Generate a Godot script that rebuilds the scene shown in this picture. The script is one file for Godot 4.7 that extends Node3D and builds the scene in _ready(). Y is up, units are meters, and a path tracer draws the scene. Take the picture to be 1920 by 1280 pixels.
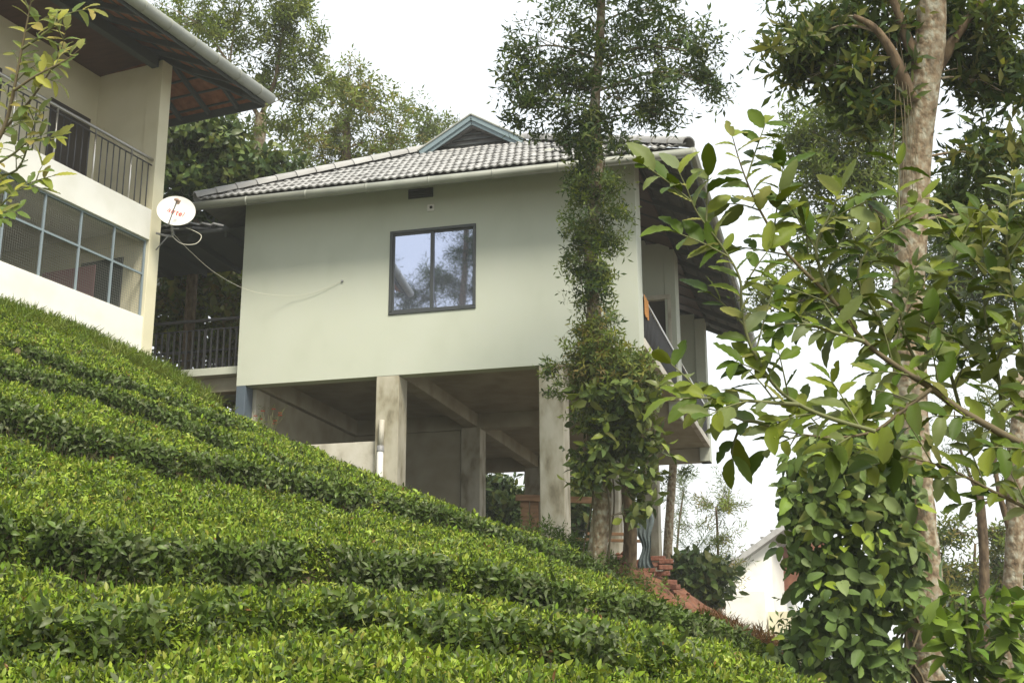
extends Node3D
# A house on stilts above a tea slope, a white house beside it, trees all round, under a bright hazy sky.

var rng := RandomNumberGenerator.new()
var M := {}
var taken := {}

func _ready():
	rng.seed = 20
	# camera
	var cam := Camera3D.new(); cam.name = "camera"; add_child(cam)
	cam.position = Vector3(0, 1.6, 0)
	cam.basis = Basis(Vector3.UP, 0.26073) * Basis(Vector3.RIGHT, 0.26509) * Basis(Vector3.BACK, -0.00396)
	cam.fov = 30.13; cam.near = 0.1; cam.far = 600.0; cam.current = true
	# sky, haze, exposure
	var sm := ProceduralSkyMaterial.new()
	sm.sky_top_color = Color(0.94, 0.97, 1.0); sm.sky_horizon_color = Color(0.97, 0.98, 0.97)
	sm.sky_energy_multiplier = 0.64; sm.sky_curve = 0.2
	sm.ground_bottom_color = Color(0.25, 0.28, 0.2); sm.ground_horizon_color = Color(0.97, 0.98, 0.97); sm.ground_curve = 0.05
	sm.sun_angle_max = 1.0
	var sky := Sky.new(); sky.sky_material = sm
	var e := Environment.new()
	e.background_mode = Environment.BG_SKY; e.sky = sky
	e.tonemap_mode = Environment.TONE_MAPPER_LINEAR; e.tonemap_exposure = 3.75
	e.fog_enabled = true; e.fog_density = 0.0012; e.fog_light_color = Color(0.97, 0.98, 0.96)
	e.sdfgi_enabled = true; e.ssao_enabled = true; e.ssil_enabled = true
	var we := WorldEnvironment.new(); we.name = "world"; we.environment = e; add_child(we)
	# the sun behind thin cloud, high over the right shoulder
	var sun := DirectionalLight3D.new(); sun.name = "sun"; add_child(sun)
	sun.light_energy = 0.5; sun.light_angular_distance = 20.0; sun.light_color = Color(1.0, 0.97, 0.9); sun.shadow_enabled = true
	sun.look_at_from_position(Vector3(5.2, 11.2, 6.9), Vector3.ZERO)
	materials()
	leaf_shapes()
	terrain()
	main_house()
	white_house()
	walkway()
	far_house()
	tea()
	trees()
	near_branches()
	small_things()

# ---------------------------------------------------------------- helpers
func numbered(called: String) -> String:
	if not taken.has(called):
		taken[called] = 0
		return called
	taken[called] += 1
	return called + "_%03d" % taken[called]

func thing(called: String, label: String, category: String, at := Vector3.ZERO, group := "", turn := 0.0) -> Node3D:
	var o := Node3D.new(); o.name = numbered(called); add_child(o, true)
	o.position = at; o.rotation.y = turn
	tag(o, label, category, group)
	return o

func tag(o: Node, label := "", category := "", group := "", kind := ""):
	if label: o.set_meta("label", label)
	if category: o.set_meta("category", category)
	if group: o.set_meta("group", group)
	if kind: o.set_meta("kind", kind)

# one mesh from a SurfaceTool in world coordinates, hung under parent
func obj(called: String, st, m: Material, parent: Node3D, local := false) -> MeshInstance3D:
	var o := MeshInstance3D.new(); o.name = called
	if st is SurfaceTool:
		o.mesh = st.commit()
	else:
		o.mesh = st
	o.material_override = m
	parent.add_child(o, true)
	if not local and parent != self:
		o.global_transform = Transform3D.IDENTITY
	return o

func begin(smooth := false) -> SurfaceTool:
	var st := SurfaceTool.new(); st.begin(Mesh.PRIMITIVE_TRIANGLES)
	st.set_smooth_group(0 if smooth else -1)
	return st

func done(st: SurfaceTool) -> SurfaceTool:
	st.generate_normals()
	return st

func quad(st: SurfaceTool, a: Vector3, b: Vector3, c: Vector3, d: Vector3):
	for p in [a, b, c, a, c, d]: st.add_vertex(p)

# a face turned away from the point c
func face(st: SurfaceTool, pts: Array, c: Vector3):
	var n: Vector3 = (pts[1] - pts[0]).cross(pts[2] - pts[0])
	if n.dot(pts[0] - c) > 0.0: pts.reverse()
	for i in range(1, pts.size() - 1):
		st.add_vertex(pts[0]); st.add_vertex(pts[i]); st.add_vertex(pts[i + 1])

# a box with chamfered edges in the frame f
func cbox(st: SurfaceTool, f: Transform3D, h: Vector3, bev := 0.006):
	bev = minf(bev, minf(h.x, minf(h.y, h.z)) * 0.45)
	var k := func(sx, sy, sz, axis):
		var p := Vector3(sx * (h.x - bev), sy * (h.y - bev), sz * (h.z - bev))
		p[axis] = [sx, sy, sz][axis] * h[axis]
		return f * p
	var c := f.origin
	var S := [-1.0, 1.0]
	for s in S:
		face(st, [k.call(s, -1.0, -1.0, 0), k.call(s, 1.0, -1.0, 0), k.call(s, 1.0, 1.0, 0), k.call(s, -1.0, 1.0, 0)], c)
		face(st, [k.call(-1.0, s, -1.0, 1), k.call(1.0, s, -1.0, 1), k.call(1.0, s, 1.0, 1), k.call(-1.0, s, 1.0, 1)], c)
		face(st, [k.call(-1.0, -1.0, s, 2), k.call(1.0, -1.0, s, 2), k.call(1.0, 1.0, s, 2), k.call(-1.0, 1.0, s, 2)], c)
		for t in S:
			face(st, [k.call(s, t, -1.0, 0), k.call(s, t, 1.0, 0), k.call(s, t, 1.0, 1), k.call(s, t, -1.0, 1)], c)
			face(st, [k.call(s, -1.0, t, 0), k.call(s, 1.0, t, 0), k.call(s, 1.0, t, 2), k.call(s, -1.0, t, 2)], c)
			face(st, [k.call(-1.0, s, t, 1), k.call(1.0, s, t, 1), k.call(1.0, s, t, 2), k.call(-1.0, s, t, 2)], c)
			for u in S: face(st, [k.call(s, t, u, 0), k.call(s, t, u, 1), k.call(s, t, u, 2)], c)

func box(st: SurfaceTool, a: Vector3, b: Vector3, bev := 0.006):
	cbox(st, Transform3D(Basis.IDENTITY, (a + b) / 2.0), (b - a).abs() / 2.0, bev)

func bx(called: String, m: Material, parent: Node3D, a: Vector3, b: Vector3, bev := 0.006) -> MeshInstance3D:
	var st := begin(); box(st, a, b, bev)
	return obj(called, done(st), m, parent)

func frame_along(a: Vector3, b: Vector3, up := Vector3.UP) -> Transform3D:
	var y := (b - a).normalized()
	if absf(y.dot(up)) > 0.99: up = Vector3.RIGHT
	var x := y.cross(up).normalized()
	return Transform3D(Basis(x, y, x.cross(y)), (a + b) / 2.0)

# a straight bar of w (across) by h (along up)
func bar(st: SurfaceTool, a: Vector3, b: Vector3, w: float, h: float, up := Vector3.UP, bev := 0.005):
	cbox(st, frame_along(a, b, up), Vector3(w / 2.0, a.distance_to(b) / 2.0, h / 2.0), bev)

func tube(st: SurfaceTool, pts: Array, radii: Array, sides := 8, rough := 0.0, cap := true):
	var rings := []
	for i in pts.size():
		var d: Vector3 = (pts[mini(i + 1, pts.size() - 1)] - pts[maxi(i - 1, 0)]).normalized()
		var u := d.cross(Vector3(0.31, 0.2, 0.93)).normalized()
		var w := d.cross(u)
		var ring := []
		var r: float = radii[i] if i < radii.size() else radii[-1]
		for k in sides:
			var a := TAU * k / sides
			var rr := r * (1.0 + (rng.randf_range(-rough, rough) if rough > 0.0 else 0.0))
			ring.append(pts[i] + (u * cos(a) + w * sin(a)) * rr)
		rings.append(ring)
	for i in rings.size() - 1:
		for k in sides:
			var l := (k + 1) % sides
			quad(st, rings[i][k], rings[i][l], rings[i + 1][l], rings[i + 1][k])
	if cap:
		for k in range(1, sides - 1):
			for p in [rings[0][0], rings[0][k + 1], rings[0][k]]: st.add_vertex(p)
			for p in [rings[-1][0], rings[-1][k], rings[-1][k + 1]]: st.add_vertex(p)

# points of a smooth curve through pts
func curve(pts: Array, per := 4) -> Array:
	var out := []
	for i in pts.size() - 1:
		var a: Vector3 = pts[maxi(i - 1, 0)]; var b: Vector3 = pts[i]; var c: Vector3 = pts[i + 1]; var d: Vector3 = pts[mini(i + 2, pts.size() - 1)]
		for k in per: out.append(b.cubic_interpolate(c, a, d, float(k) / per))
	out.append(pts[-1])
	return out

func taper(n: int, r0: float, r1: float) -> Array:
	var out := []
	for i in n: out.append(lerpf(r0, r1, float(i) / maxf(n - 1, 1)))
	return out

func col(r: float, g: float, b: float) -> Color:
	return Color(r, g, b).linear_to_srgb()

func noise_texture(sd: int, freq: float, stops: Array, size := 256, octaves := 4, contrast := 1.0, stretch := 1.0) -> ImageTexture:
	var n := FastNoiseLite.new(); n.seed = sd; n.frequency = freq; n.fractal_octaves = octaves; n.noise_type = FastNoiseLite.TYPE_SIMPLEX_SMOOTH
	var src := n.get_seamless_image(size, size)
	var img := Image.create(size, size, false, Image.FORMAT_RGB8)
	for y in size:
		for x in size:
			var v: float = src.get_pixel(x, int(y * stretch) % size).r
			v = clampf((v - 0.5) * contrast + 0.5, 0.0, 0.999) * (stops.size() - 1)
			img.set_pixel(x, y, (stops[int(v)] as Color).lerp(stops[int(v) + 1], v - int(v)).linear_to_srgb())
	img.generate_mipmaps()
	return ImageTexture.create_from_image(img)

func plain(r: float, g: float, b: float, rough := 0.7, metal := 0.0) -> StandardMaterial3D:
	var m := StandardMaterial3D.new(); m.albedo_color = col(r, g, b); m.roughness = rough; m.metallic = metal
	return m

func textured(t: Texture2D, scale: Vector3, rough := 0.85, bump: Texture2D = null, depth := 0.5) -> StandardMaterial3D:
	var m := StandardMaterial3D.new(); m.albedo_texture = t; m.roughness = rough
	m.uv1_triplanar = true; m.uv1_world_triplanar = true; m.uv1_scale = scale
	if bump:
		m.heightmap_enabled = true; m.heightmap_texture = bump; m.heightmap_scale = depth
	return m

func leafy(rough := 0.42, back := 0.5) -> StandardMaterial3D:
	var m := StandardMaterial3D.new(); m.albedo_color = Color.WHITE; m.vertex_color_use_as_albedo = true
	m.roughness = rough; m.backlight_enabled = true; m.backlight = Color(back, back, back * 0.6); m.cull_mode = BaseMaterial3D.CULL_DISABLED; m.metallic_specular = 0.28
	return m

func materials():
	var C := func(r, g, b): return Color(r, g, b)
	var grain := noise_texture(3, 0.03, [C.call(0.0, 0.0, 0.0), C.call(1.0, 1.0, 1.0)], 256, 5)
	M.paint = textured(noise_texture(1, 0.008, [C.call(0.465, 0.49, 0.41), C.call(0.485, 0.51, 0.43), C.call(0.49, 0.515, 0.437), C.call(0.497, 0.52, 0.445)], 256, 6, 1.2), Vector3(0.4, 0.3, 0.4), 0.8, grain, 0.15)
	M.white = textured(noise_texture(2, 0.01, [C.call(0.66, 0.65, 0.58), C.call(0.76, 0.75, 0.70), C.call(0.80, 0.79, 0.75)], 256, 5), Vector3(0.35, 0.35, 0.35), 0.8, grain, 0.15)
	M.cream = textured(noise_texture(4, 0.01, [C.call(0.58, 0.54, 0.38), C.call(0.64, 0.60, 0.44), C.call(0.67, 0.63, 0.48)], 256, 5), Vector3(0.35, 0.35, 0.35), 0.8, grain, 0.15)
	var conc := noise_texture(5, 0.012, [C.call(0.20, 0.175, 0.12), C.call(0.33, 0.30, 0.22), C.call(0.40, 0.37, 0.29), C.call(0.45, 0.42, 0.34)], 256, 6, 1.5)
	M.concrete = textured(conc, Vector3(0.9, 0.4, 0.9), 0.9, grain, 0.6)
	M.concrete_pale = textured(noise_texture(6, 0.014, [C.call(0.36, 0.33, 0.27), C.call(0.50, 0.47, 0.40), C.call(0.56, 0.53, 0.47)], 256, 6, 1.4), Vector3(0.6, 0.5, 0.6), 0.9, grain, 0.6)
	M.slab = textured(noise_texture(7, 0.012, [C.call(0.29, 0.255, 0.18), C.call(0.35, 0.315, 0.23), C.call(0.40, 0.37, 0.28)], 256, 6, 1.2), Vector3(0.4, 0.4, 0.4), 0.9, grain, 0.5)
	M.blue = textured(noise_texture(8, 0.02, [C.call(0.075, 0.10, 0.13), C.call(0.10, 0.13, 0.165)], 128), Vector3(0.6, 0.6, 0.6), 0.6)
	M.brick = textured(noise_texture(9, 0.03, [C.call(0.13, 0.05, 0.03), C.call(0.22, 0.09, 0.05)], 128), Vector3(0.6, 0.6, 0.6), 0.9)
	M.tile = []
	for k in 5:
		var g := 0.27 + 0.018 * k
		M.tile.append(textured(noise_texture(20 + k, 0.02, [C.call(g * 0.8, g * 0.78, g * 0.75), C.call(g, g * 0.99, g * 0.97), C.call(g * 1.08, g * 1.07, g * 1.05)], 128, 5, 1.2), Vector3(1.3, 1.3, 1.3), 0.7))
	M.tile_red = textured(noise_texture(30, 0.03, [C.call(0.12, 0.045, 0.025), C.call(0.22, 0.085, 0.045), C.call(0.28, 0.13, 0.07)], 128, 5), Vector3(1.5, 1.5, 1.5), 0.9)
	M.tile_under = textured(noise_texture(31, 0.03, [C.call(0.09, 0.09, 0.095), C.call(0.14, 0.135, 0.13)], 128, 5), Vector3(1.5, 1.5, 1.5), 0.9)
	M.gutter = textured(noise_texture(32, 0.02, [C.call(0.20, 0.21, 0.18), C.call(0.27, 0.28, 0.24), C.call(0.31, 0.32, 0.28)], 128, 5), Vector3(0.8, 0.8, 0.8), 0.5)
	M.barge = plain(0.16, 0.215, 0.235, 0.5)
	M.steel_dark = plain(0.035, 0.035, 0.04, 0.45)
	M.steel = plain(0.55, 0.54, 0.5, 0.3, 0.9)
	M.frame = plain(0.045, 0.05, 0.052, 0.4)
	M.dark = plain(0.05, 0.04, 0.035, 0.7)  # dark interior shade painted on the panels that fill the doorways
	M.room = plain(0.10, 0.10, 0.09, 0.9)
	M.rafter = plain(0.055, 0.062, 0.062, 0.7)
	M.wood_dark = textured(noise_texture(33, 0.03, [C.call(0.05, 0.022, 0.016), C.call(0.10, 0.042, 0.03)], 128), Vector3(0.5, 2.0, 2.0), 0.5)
	M.plank = textured(noise_texture(34, 0.03, [C.call(0.13, 0.065, 0.03), C.call(0.26, 0.15, 0.075)], 128), Vector3(0.6, 3.0, 3.0), 0.85)
	M.muntin = plain(0.20, 0.25, 0.28, 0.5)
	M.mesh_wire = plain(0.16, 0.17, 0.15, 0.6)
	M.pink = plain(0.42, 0.20, 0.22, 0.9)
	M.curtain = plain(0.03, 0.07, 0.20, 0.9)
	M.pvc = plain(0.72, 0.71, 0.68, 0.35)
	M.grey_plastic = plain(0.25, 0.25, 0.26, 0.5)
	M.dish = textured(noise_texture(35, 0.01, [C.call(0.70, 0.69, 0.64), C.call(0.80, 0.79, 0.75)], 128), Vector3(2, 2, 2), 0.45)
	M.old_brick = textured(noise_texture(43, 0.04, [C.call(0.07, 0.028, 0.018), C.call(0.15, 0.055, 0.033), C.call(0.19, 0.10, 0.07)], 128, 5, 1.4), Vector3(3, 3, 3), 0.95)
	M.red = plain(0.55, 0.06, 0.05, 0.6)
	M.cable = plain(0.62, 0.60, 0.50, 0.6)
	M.towel = textured(noise_texture(36, 0.05, [C.call(0.45, 0.14, 0.02), C.call(0.60, 0.32, 0.10)], 128), Vector3(3, 3, 3), 0.95)
	M.cloth = textured(noise_texture(37, 0.05, [C.call(0.06, 0.08, 0.09), C.call(0.13, 0.16, 0.16)], 128), Vector3(3, 3, 3), 0.95)
	var gl := StandardMaterial3D.new(); gl.albedo_color = Color(0.74, 0.77, 0.86, 0.78); gl.metallic = 0.9; gl.roughness = 0.02; gl.transparency = BaseMaterial3D.TRANSPARENCY_ALPHA
	M.glass = gl
	var soil := noise_texture(38, 0.02, [C.call(0.05, 0.022, 0.012), C.call(0.11, 0.042, 0.021), C.call(0.165, 0.066, 0.034), C.call(0.20, 0.10, 0.06)], 256, 6, 1.3)
	M.soil = textured(soil, Vector3(0.7, 0.7, 0.7), 0.95, grain, 3.0)
	M.earth = textured(noise_texture(39, 0.03, [C.call(0.035, 0.025, 0.014), C.call(0.08, 0.05, 0.028), C.call(0.06, 0.07, 0.02)], 256, 6, 1.3), Vector3(0.8, 0.8, 0.8), 0.95, grain, 3.0)
	var bk := noise_texture(40, 0.02, [C.call(0.09, 0.06, 0.035), C.call(0.19, 0.135, 0.08), C.call(0.27, 0.20, 0.125), C.call(0.36, 0.32, 0.23), C.call(0.46, 0.45, 0.36)], 256, 6, 1.7)
	M.bark_pale = textured(bk, Vector3(1.9, 1.3, 1.9), 0.95, grain, 2.0)
	M.bark = textured(noise_texture(41, 0.02, [C.call(0.06, 0.04, 0.022), C.call(0.14, 0.095, 0.055), C.call(0.21, 0.155, 0.09)], 256, 6, 1.5), Vector3(2.0, 0.8, 2.0), 0.95, grain, 1.5)
	M.twig = plain(0.12, 0.095, 0.05, 0.85)
	M.twig_green = plain(0.12, 0.13, 0.045, 0.7)
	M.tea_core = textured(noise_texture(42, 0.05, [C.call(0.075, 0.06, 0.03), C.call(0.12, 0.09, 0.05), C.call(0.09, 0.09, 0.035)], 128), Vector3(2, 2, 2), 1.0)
	M.leaf = leafy(0.34, 0.7)
	M.leaf_soft = leafy(0.5, 0.9)
	M.leaf_big = leafy(0.5, 0.6)

# ---------------------------------------------------------------- leaves
var SH := {}

# a leaf folded along its rib, bent downwards towards its tip
func add_leaf(st: SurfaceTool, base: Vector3, dir: Vector3, up: Vector3, length: float, width: float, bend: float, rings: int, tint: Color, fold := 0.25, pointed := 0.8, blunt := 0.8):
	dir = dir.normalized()
	var side := dir.cross(up).normalized()
	var n := side.cross(dir).normalized()
	var prev := []
	for i in rings + 1:
		var s := float(i) / rings
		var w := width * 0.5 * pow(sin(PI * pow(clampf(s, 0.0, 1.0), pointed)), blunt)
		var c := base + dir * (length * s * (1.0 - 0.12 * absf(bend) * s)) - n * (bend * length * s * s)
		var row := [c] if i == 0 or i == rings else [c - side * w + n * (w * fold), c, c + side * w + n * (w * fold)]
		if i > 0:
			var tris := []
			if prev.size() == 1 and row.size() == 1: pass
			elif prev.size() == 1: tris = [prev[0], row[0], row[1], prev[0], row[1], row[2]]
			elif row.size() == 1: tris = [prev[0], row[0], prev[1], prev[1], row[0], prev[2]]
			else: tris = [prev[0], row[0], row[1], prev[0], row[1], prev[1], prev[1], row[1], row[2], prev[1], row[2], prev[2]]
			for p in tris:
				st.set_color(tint); st.add_vertex(p)
		prev = row

# a large leaf along +y: blade between side veins swells, edges are uneven, some edges are bitten
func veined_leaf(width: float, pointed: float, bend: float, fold: float, bitten: bool) -> ArrayMesh:
	var st := begin(true)
	var n := 11
	var rows := []
	var bite := rng.randi_range(4, 7); var twist := rng.randf_range(-0.25, 0.25)
	for i in n + 1:
		var s := float(i) / n
		var w := width * 0.5 * pow(maxf(sin(PI * pow(s, pointed)), 0.0), 0.64)
		var c := Vector3(0.03 * sin(s * 3.0), s * (1.0 - 0.12 * absf(bend) * s), -bend * s * s)
		var swell := 0.016 if i % 2 == 0 else -0.006
		var wl := w * rng.randf_range(0.92, 1.06); var wr := w * rng.randf_range(0.92, 1.06)
		if bitten and i == bite: wl *= 0.45
		if bitten and i == bite + 2: wr *= 0.7
		var t := twist * s
		rows.append([c + Vector3(-wl, 0, wl * (fold + t) + swell), c + Vector3(-wl * 0.5, 0, wl * fold * 0.35 + swell * 1.2), c, c + Vector3(wr * 0.5, 0, wr * fold * 0.35 + swell * 1.2), c + Vector3(wr, 0, wr * (fold - t) + swell)])
	for i in n:
		for k in 4:
			if i == 0 or i == n - 1:
				var q: Array = [rows[0][2], rows[1][k], rows[1][k + 1]] if i == 0 else [rows[i][k], rows[n][2], rows[i][k + 1]]
				for p in q: st.set_color(Color.WHITE); st.add_vertex(p)
			else:
				for p in [rows[i][k], rows[i + 1][k], rows[i + 1][k + 1], rows[i][k], rows[i + 1][k + 1], rows[i][k + 1]]: st.set_color(Color.WHITE); st.add_vertex(p)
	st.generate_normals()
	return st.commit()

func vary(a := 0.75, b := 1.25) -> Color:
	var v := rng.randf_range(a, b)
	return Color(v * rng.randf_range(0.9, 1.12), v, v * rng.randf_range(0.8, 1.1))

# a twig along +y with leaves set alternately
func sprig(n: int, reach: float, leaf_len: float, leaf_wid: float, bend: float, droop: float, rings: int) -> ArrayMesh:
	var st := begin(true)
	for i in n:
		var s := (i + 0.6) / n
		var a := i * 2.4 + rng.randf_range(-0.4, 0.4)
		var out := Vector3(cos(a), 0, sin(a))
		var d := (out + Vector3.UP * (0.75 - droop + 0.5 * s)).normalized()
		if i == n - 1: d = Vector3(rng.randf_range(-.2, .2), 1, rng.randf_range(-.2, .2)).normalized()
		var L := leaf_len * rng.randf_range(0.75, 1.2)
		st.set_smooth_group(i)
		add_leaf(st, Vector3.UP * reach * s, d, (Vector3.UP * 1.0 - out * 0.6 + Vector3(rng.randf_range(-.5, .5), 0, rng.randf_range(-.5, .5))).normalized(), L, leaf_wid * L / leaf_len * rng.randf_range(0.85, 1.15), bend * rng.randf_range(0.3, 1.5), rings, vary(0.7, 1.3))
	st.generate_normals()
	return st.commit()

func leaf_shapes():
	SH.lance = [sprig(9, 0.26, 0.105, 0.034, 0.3, 0.5, 2), sprig(8, 0.22, 0.1, 0.036, 0.4, 0.7, 2), sprig(10, 0.3, 0.1, 0.03, 0.35, 0.4, 2)]
	SH.broad = [sprig(6, 0.3, 0.17, 0.085, 0.5, 1.0, 3), sprig(7, 0.34, 0.18, 0.08, 0.6, 1.2, 3), sprig(5, 0.26, 0.17, 0.09, 0.5, 0.8, 3)]
	SH.feather = [sprig(20, 0.4, 0.11, 0.016, 0.2, 0.2, 2), sprig(22, 0.45, 0.1, 0.014, 0.3, 0.4, 2)]
	SH.tea = [sprig(6, 0.022, 0.038, 0.0155, 0.35, 0.75, 3), sprig(5, 0.026, 0.042, 0.0165, 0.4, 0.85, 3), sprig(7, 0.018, 0.036, 0.014, 0.3, 0.95, 3), sprig(4, 0.034, 0.036, 0.012, 0.2, 0.4, 3)]
	SH.tea_old = [sprig(3, 0.05, 0.078, 0.032, 0.5, 0.9, 4), sprig(4, 0.06, 0.074, 0.03, 0.4, 0.7, 4)]
	SH.blades = [sprig(9, 0.03, 0.2, 0.012, 0.5, -0.6, 3), sprig(8, 0.02, 0.16, 0.011, 0.7, -0.3, 3)]
	var big := []
	for k in 8:
		big.append(veined_leaf(0.39 + 0.03 * (k % 4), 0.9 + 0.05 * (k % 3), [0.12, 0.28, 0.4, -0.06, 0.2, 0.5, 0.05, 0.33][k], [0.3, 0.2, 0.3, 0.4, 0.15, 0.25, 0.22, 0.35][k], k % 4 == 3))
	SH.big = big
	var heart := []
	for k in 5:
		heart.append(veined_leaf([0.56, 0.6, 0.5, 0.54, 0.52][k], 0.72, [0.15, 0.35, 0.05, 0.5, 0.25][k], [0.2, 0.3, 0.25, 0.12, 0.35][k], k == 4))
	SH.heart = heart

# many copies of a few shapes: spots = [[Transform3D, Color, shape number], ...]
func scatter(called: String, shapes: Array, spots: Array, m: Material, parent: Node3D):
	for k in shapes.size():
		var mine := []
		for s in spots:
			if s[2] == k: mine.append(s)
		if mine.is_empty(): continue
		var mm := MultiMesh.new(); mm.transform_format = MultiMesh.TRANSFORM_3D; mm.use_colors = true; mm.mesh = shapes[k]; mm.instance_count = mine.size()
		for i in mine.size():
			mm.set_instance_transform(i, mine[i][0]); mm.set_instance_color(i, mine[i][1])
		var o := MultiMeshInstance3D.new(); o.name = called; o.multimesh = mm; o.material_override = m
		parent.add_child(o, true); o.global_transform = Transform3D.IDENTITY
		o.set_meta("kind", "stuff")

func aim(d: Vector3, at: Vector3, size: float, spin := -1.0) -> Transform3D:
	var y := d.normalized()
	var x := y.cross(Vector3(0.37, 0.12, 0.92)).normalized()
	x = x.rotated(y, rng.randf() * TAU if spin < 0.0 else spin)
	return Transform3D(Basis(x, y, x.cross(y)) * size, at)

func ball() -> Vector3:
	var p := Vector3(rng.randfn(), rng.randfn(), rng.randfn()).normalized()
	return p * pow(rng.randf(), 0.42)

func pick(colors: Array) -> Color:
	var c: Color = colors[rng.randi() % colors.size()]
	var v := rng.randf_range(0.75, 1.25)
	return Color(c.r * v, c.g * v, c.b * v)

# ---------------------------------------------------------------- ground
func ground(x: float, z: float) -> float:
	var y: float = GROUND_PLANE[0] + GROUND_PLANE[1] * x + GROUND_PLANE[2] * z
	for p in GROUND_AT:
		var r2: float = (p.x - x) * (p.x - x) + (p.y - z) * (p.y - z)
		if r2 > 1e-9: y += p.z * r2 * 0.5 * log(r2)
	return y

func terrain():
	var st := begin(true)
	var xs := []; var zs := []
	for i in 61: xs.append(-5.0 + signf(i - 30) * (pow(absf(i - 30) / 30.0, 2.4) * 150.0 + absf(i - 30) * 0.5))
	for i in 61: zs.append(-14.0 + signf(i - 30) * (pow(absf(i - 30) / 30.0, 2.4) * 150.0 + absf(i - 30) * 0.5))
	var h := []
	for z in zs:
		var row := []
		for x in xs:
			var y := ground(clampf(x, -60, 60), clampf(z, -90, 60))
			row.append(Vector3(x, clampf(y, -25.0, 16.0) + rng.randf_range(-0.04, 0.04), z))
		h.append(row)
	for j in 60:
		for i in 60: quad(st, h[j][i], h[j][i + 1], h[j + 1][i + 1], h[j + 1][i])
	var o := obj("ground", done(st), M.earth, self)
	tag(o, "", "", "", "structure")

# ---------------------------------------------------------------- the house on stilts
func tile_shape() -> ArrayMesh:
	var st := begin(true)
	var n := 10
	var top := []; var low := []; var lip := []
	for i in n + 1:
		var x := -0.138 + 0.276 * i / n
		var y := 0.015 * cos(TAU * x / 0.138)
		top.append(Vector3(x, y - 0.012, -0.40)); low.append(Vector3(x, y + 0.022, 0.0)); lip.append(Vector3(x, y - 0.006, 0.002))
	for i in n: quad(st, top[i], top[i + 1], low[i + 1], low[i])
	st.set_smooth_group(1)
	for i in n: quad(st, low[i], low[i + 1], lip[i + 1], lip[i])
	st.set_smooth_group(2)
	quad(st, low[0], lip[0], top[0] - Vector3(0, 0.03, 0), top[0]); quad(st, lip[n], low[n], top[n], top[n] - Vector3(0, 0.03, 0))
	st.generate_normals()
	return st.commit()

# half round cap tiles laid end to end from a to b
func cap_tiles(a: Vector3, b: Vector3, r: float, parent: Node3D):
	var d := (b - a).normalized()
	var side := d.cross(Vector3.UP).normalized()
	var up := side.cross(d)
	var n := int(a.distance_to(b) / 0.36)
	var st := begin(true)
	var ring := func(s, rr):
		var out := []
		for k in 9:
			var t := PI * k / 8.0 - 0.15 + 0.3 * k / 8.0 - 0.0
			out.append(Vector3(cos(t) * rr, sin(t) * rr * 0.9, s))
		return out
	var r0: Array = ring.call(0.0, r * 1.12); var r1: Array = ring.call(-0.40, r * 0.92); var r2: Array = ring.call(0.0, r * 0.95)
	for k in 8: quad(st, r0[k], r0[k + 1], r1[k + 1], r1[k])
	st.set_smooth_group(1)
	for k in 8: quad(st, r0[k], r0[k + 1], r2[k + 1], r2[k])
	st.generate_normals()
	var me := st.commit()
	for i in n:
		var o := obj("cap_tile", me, M.tile[rng.randi() % 5], parent, true)
		var p := a + d * (a.distance_to(b) * i / n)
		o.global_transform = Transform3D(Basis(side, up, -d), p + up * 0.0).rotated_local(Vector3.RIGHT, 0.03)

func slab(st: SurfaceTool, pts: Array, thick: float):
	var n: Vector3 = (pts[1] - pts[0]).cross(pts[2] - pts[0]).normalized()
	if n.y < 0: n = -n
	var c := Vector3.ZERO
	for p in pts: c += p / pts.size()
	c -= n * thick * 0.5
	var low := []
	for p in pts: low.append(p - n * thick)
	face(st, pts.duplicate(), c); face(st, low.duplicate(), c)
	for i in pts.size():
		var j := (i + 1) % pts.size()
		face(st, [pts[i], pts[j], low[j], low[i]], c)

func gutter(called: String, a: Vector3, b: Vector3, r: float, parent: Node3D, pitch := 1.12):
	var st := begin(true); tube(st, [a, b], [r, r], 14)
	var g := obj(called, done(st), M.gutter, parent)
	var d := (b - a).normalized()
	var n := int(a.distance_to(b) / pitch)
	for i in range(1, n):
		var p := a + d * (i * pitch)
		var s2 := begin(true); tube(s2, [p - d * 0.016, p + d * 0.016], [r * 1.07, r * 1.07], 14)
		obj("joint_collar", done(s2), M.gutter, g)

func balusters(parent: Node3D, a: Vector3, b: Vector3, pitch: float, low: float, high: float, r: float, m: Material, sides := 6):
	var n := int(a.distance_to(b) / pitch)
	for i in n:
		var p := a.lerp(b, (i + 0.5) / n)
		var st := begin(true); tube(st, [Vector3(p.x, low, p.z), Vector3(p.x, high, p.z)], [r, r], sides)
		obj("baluster", done(st), m, parent)

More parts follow.
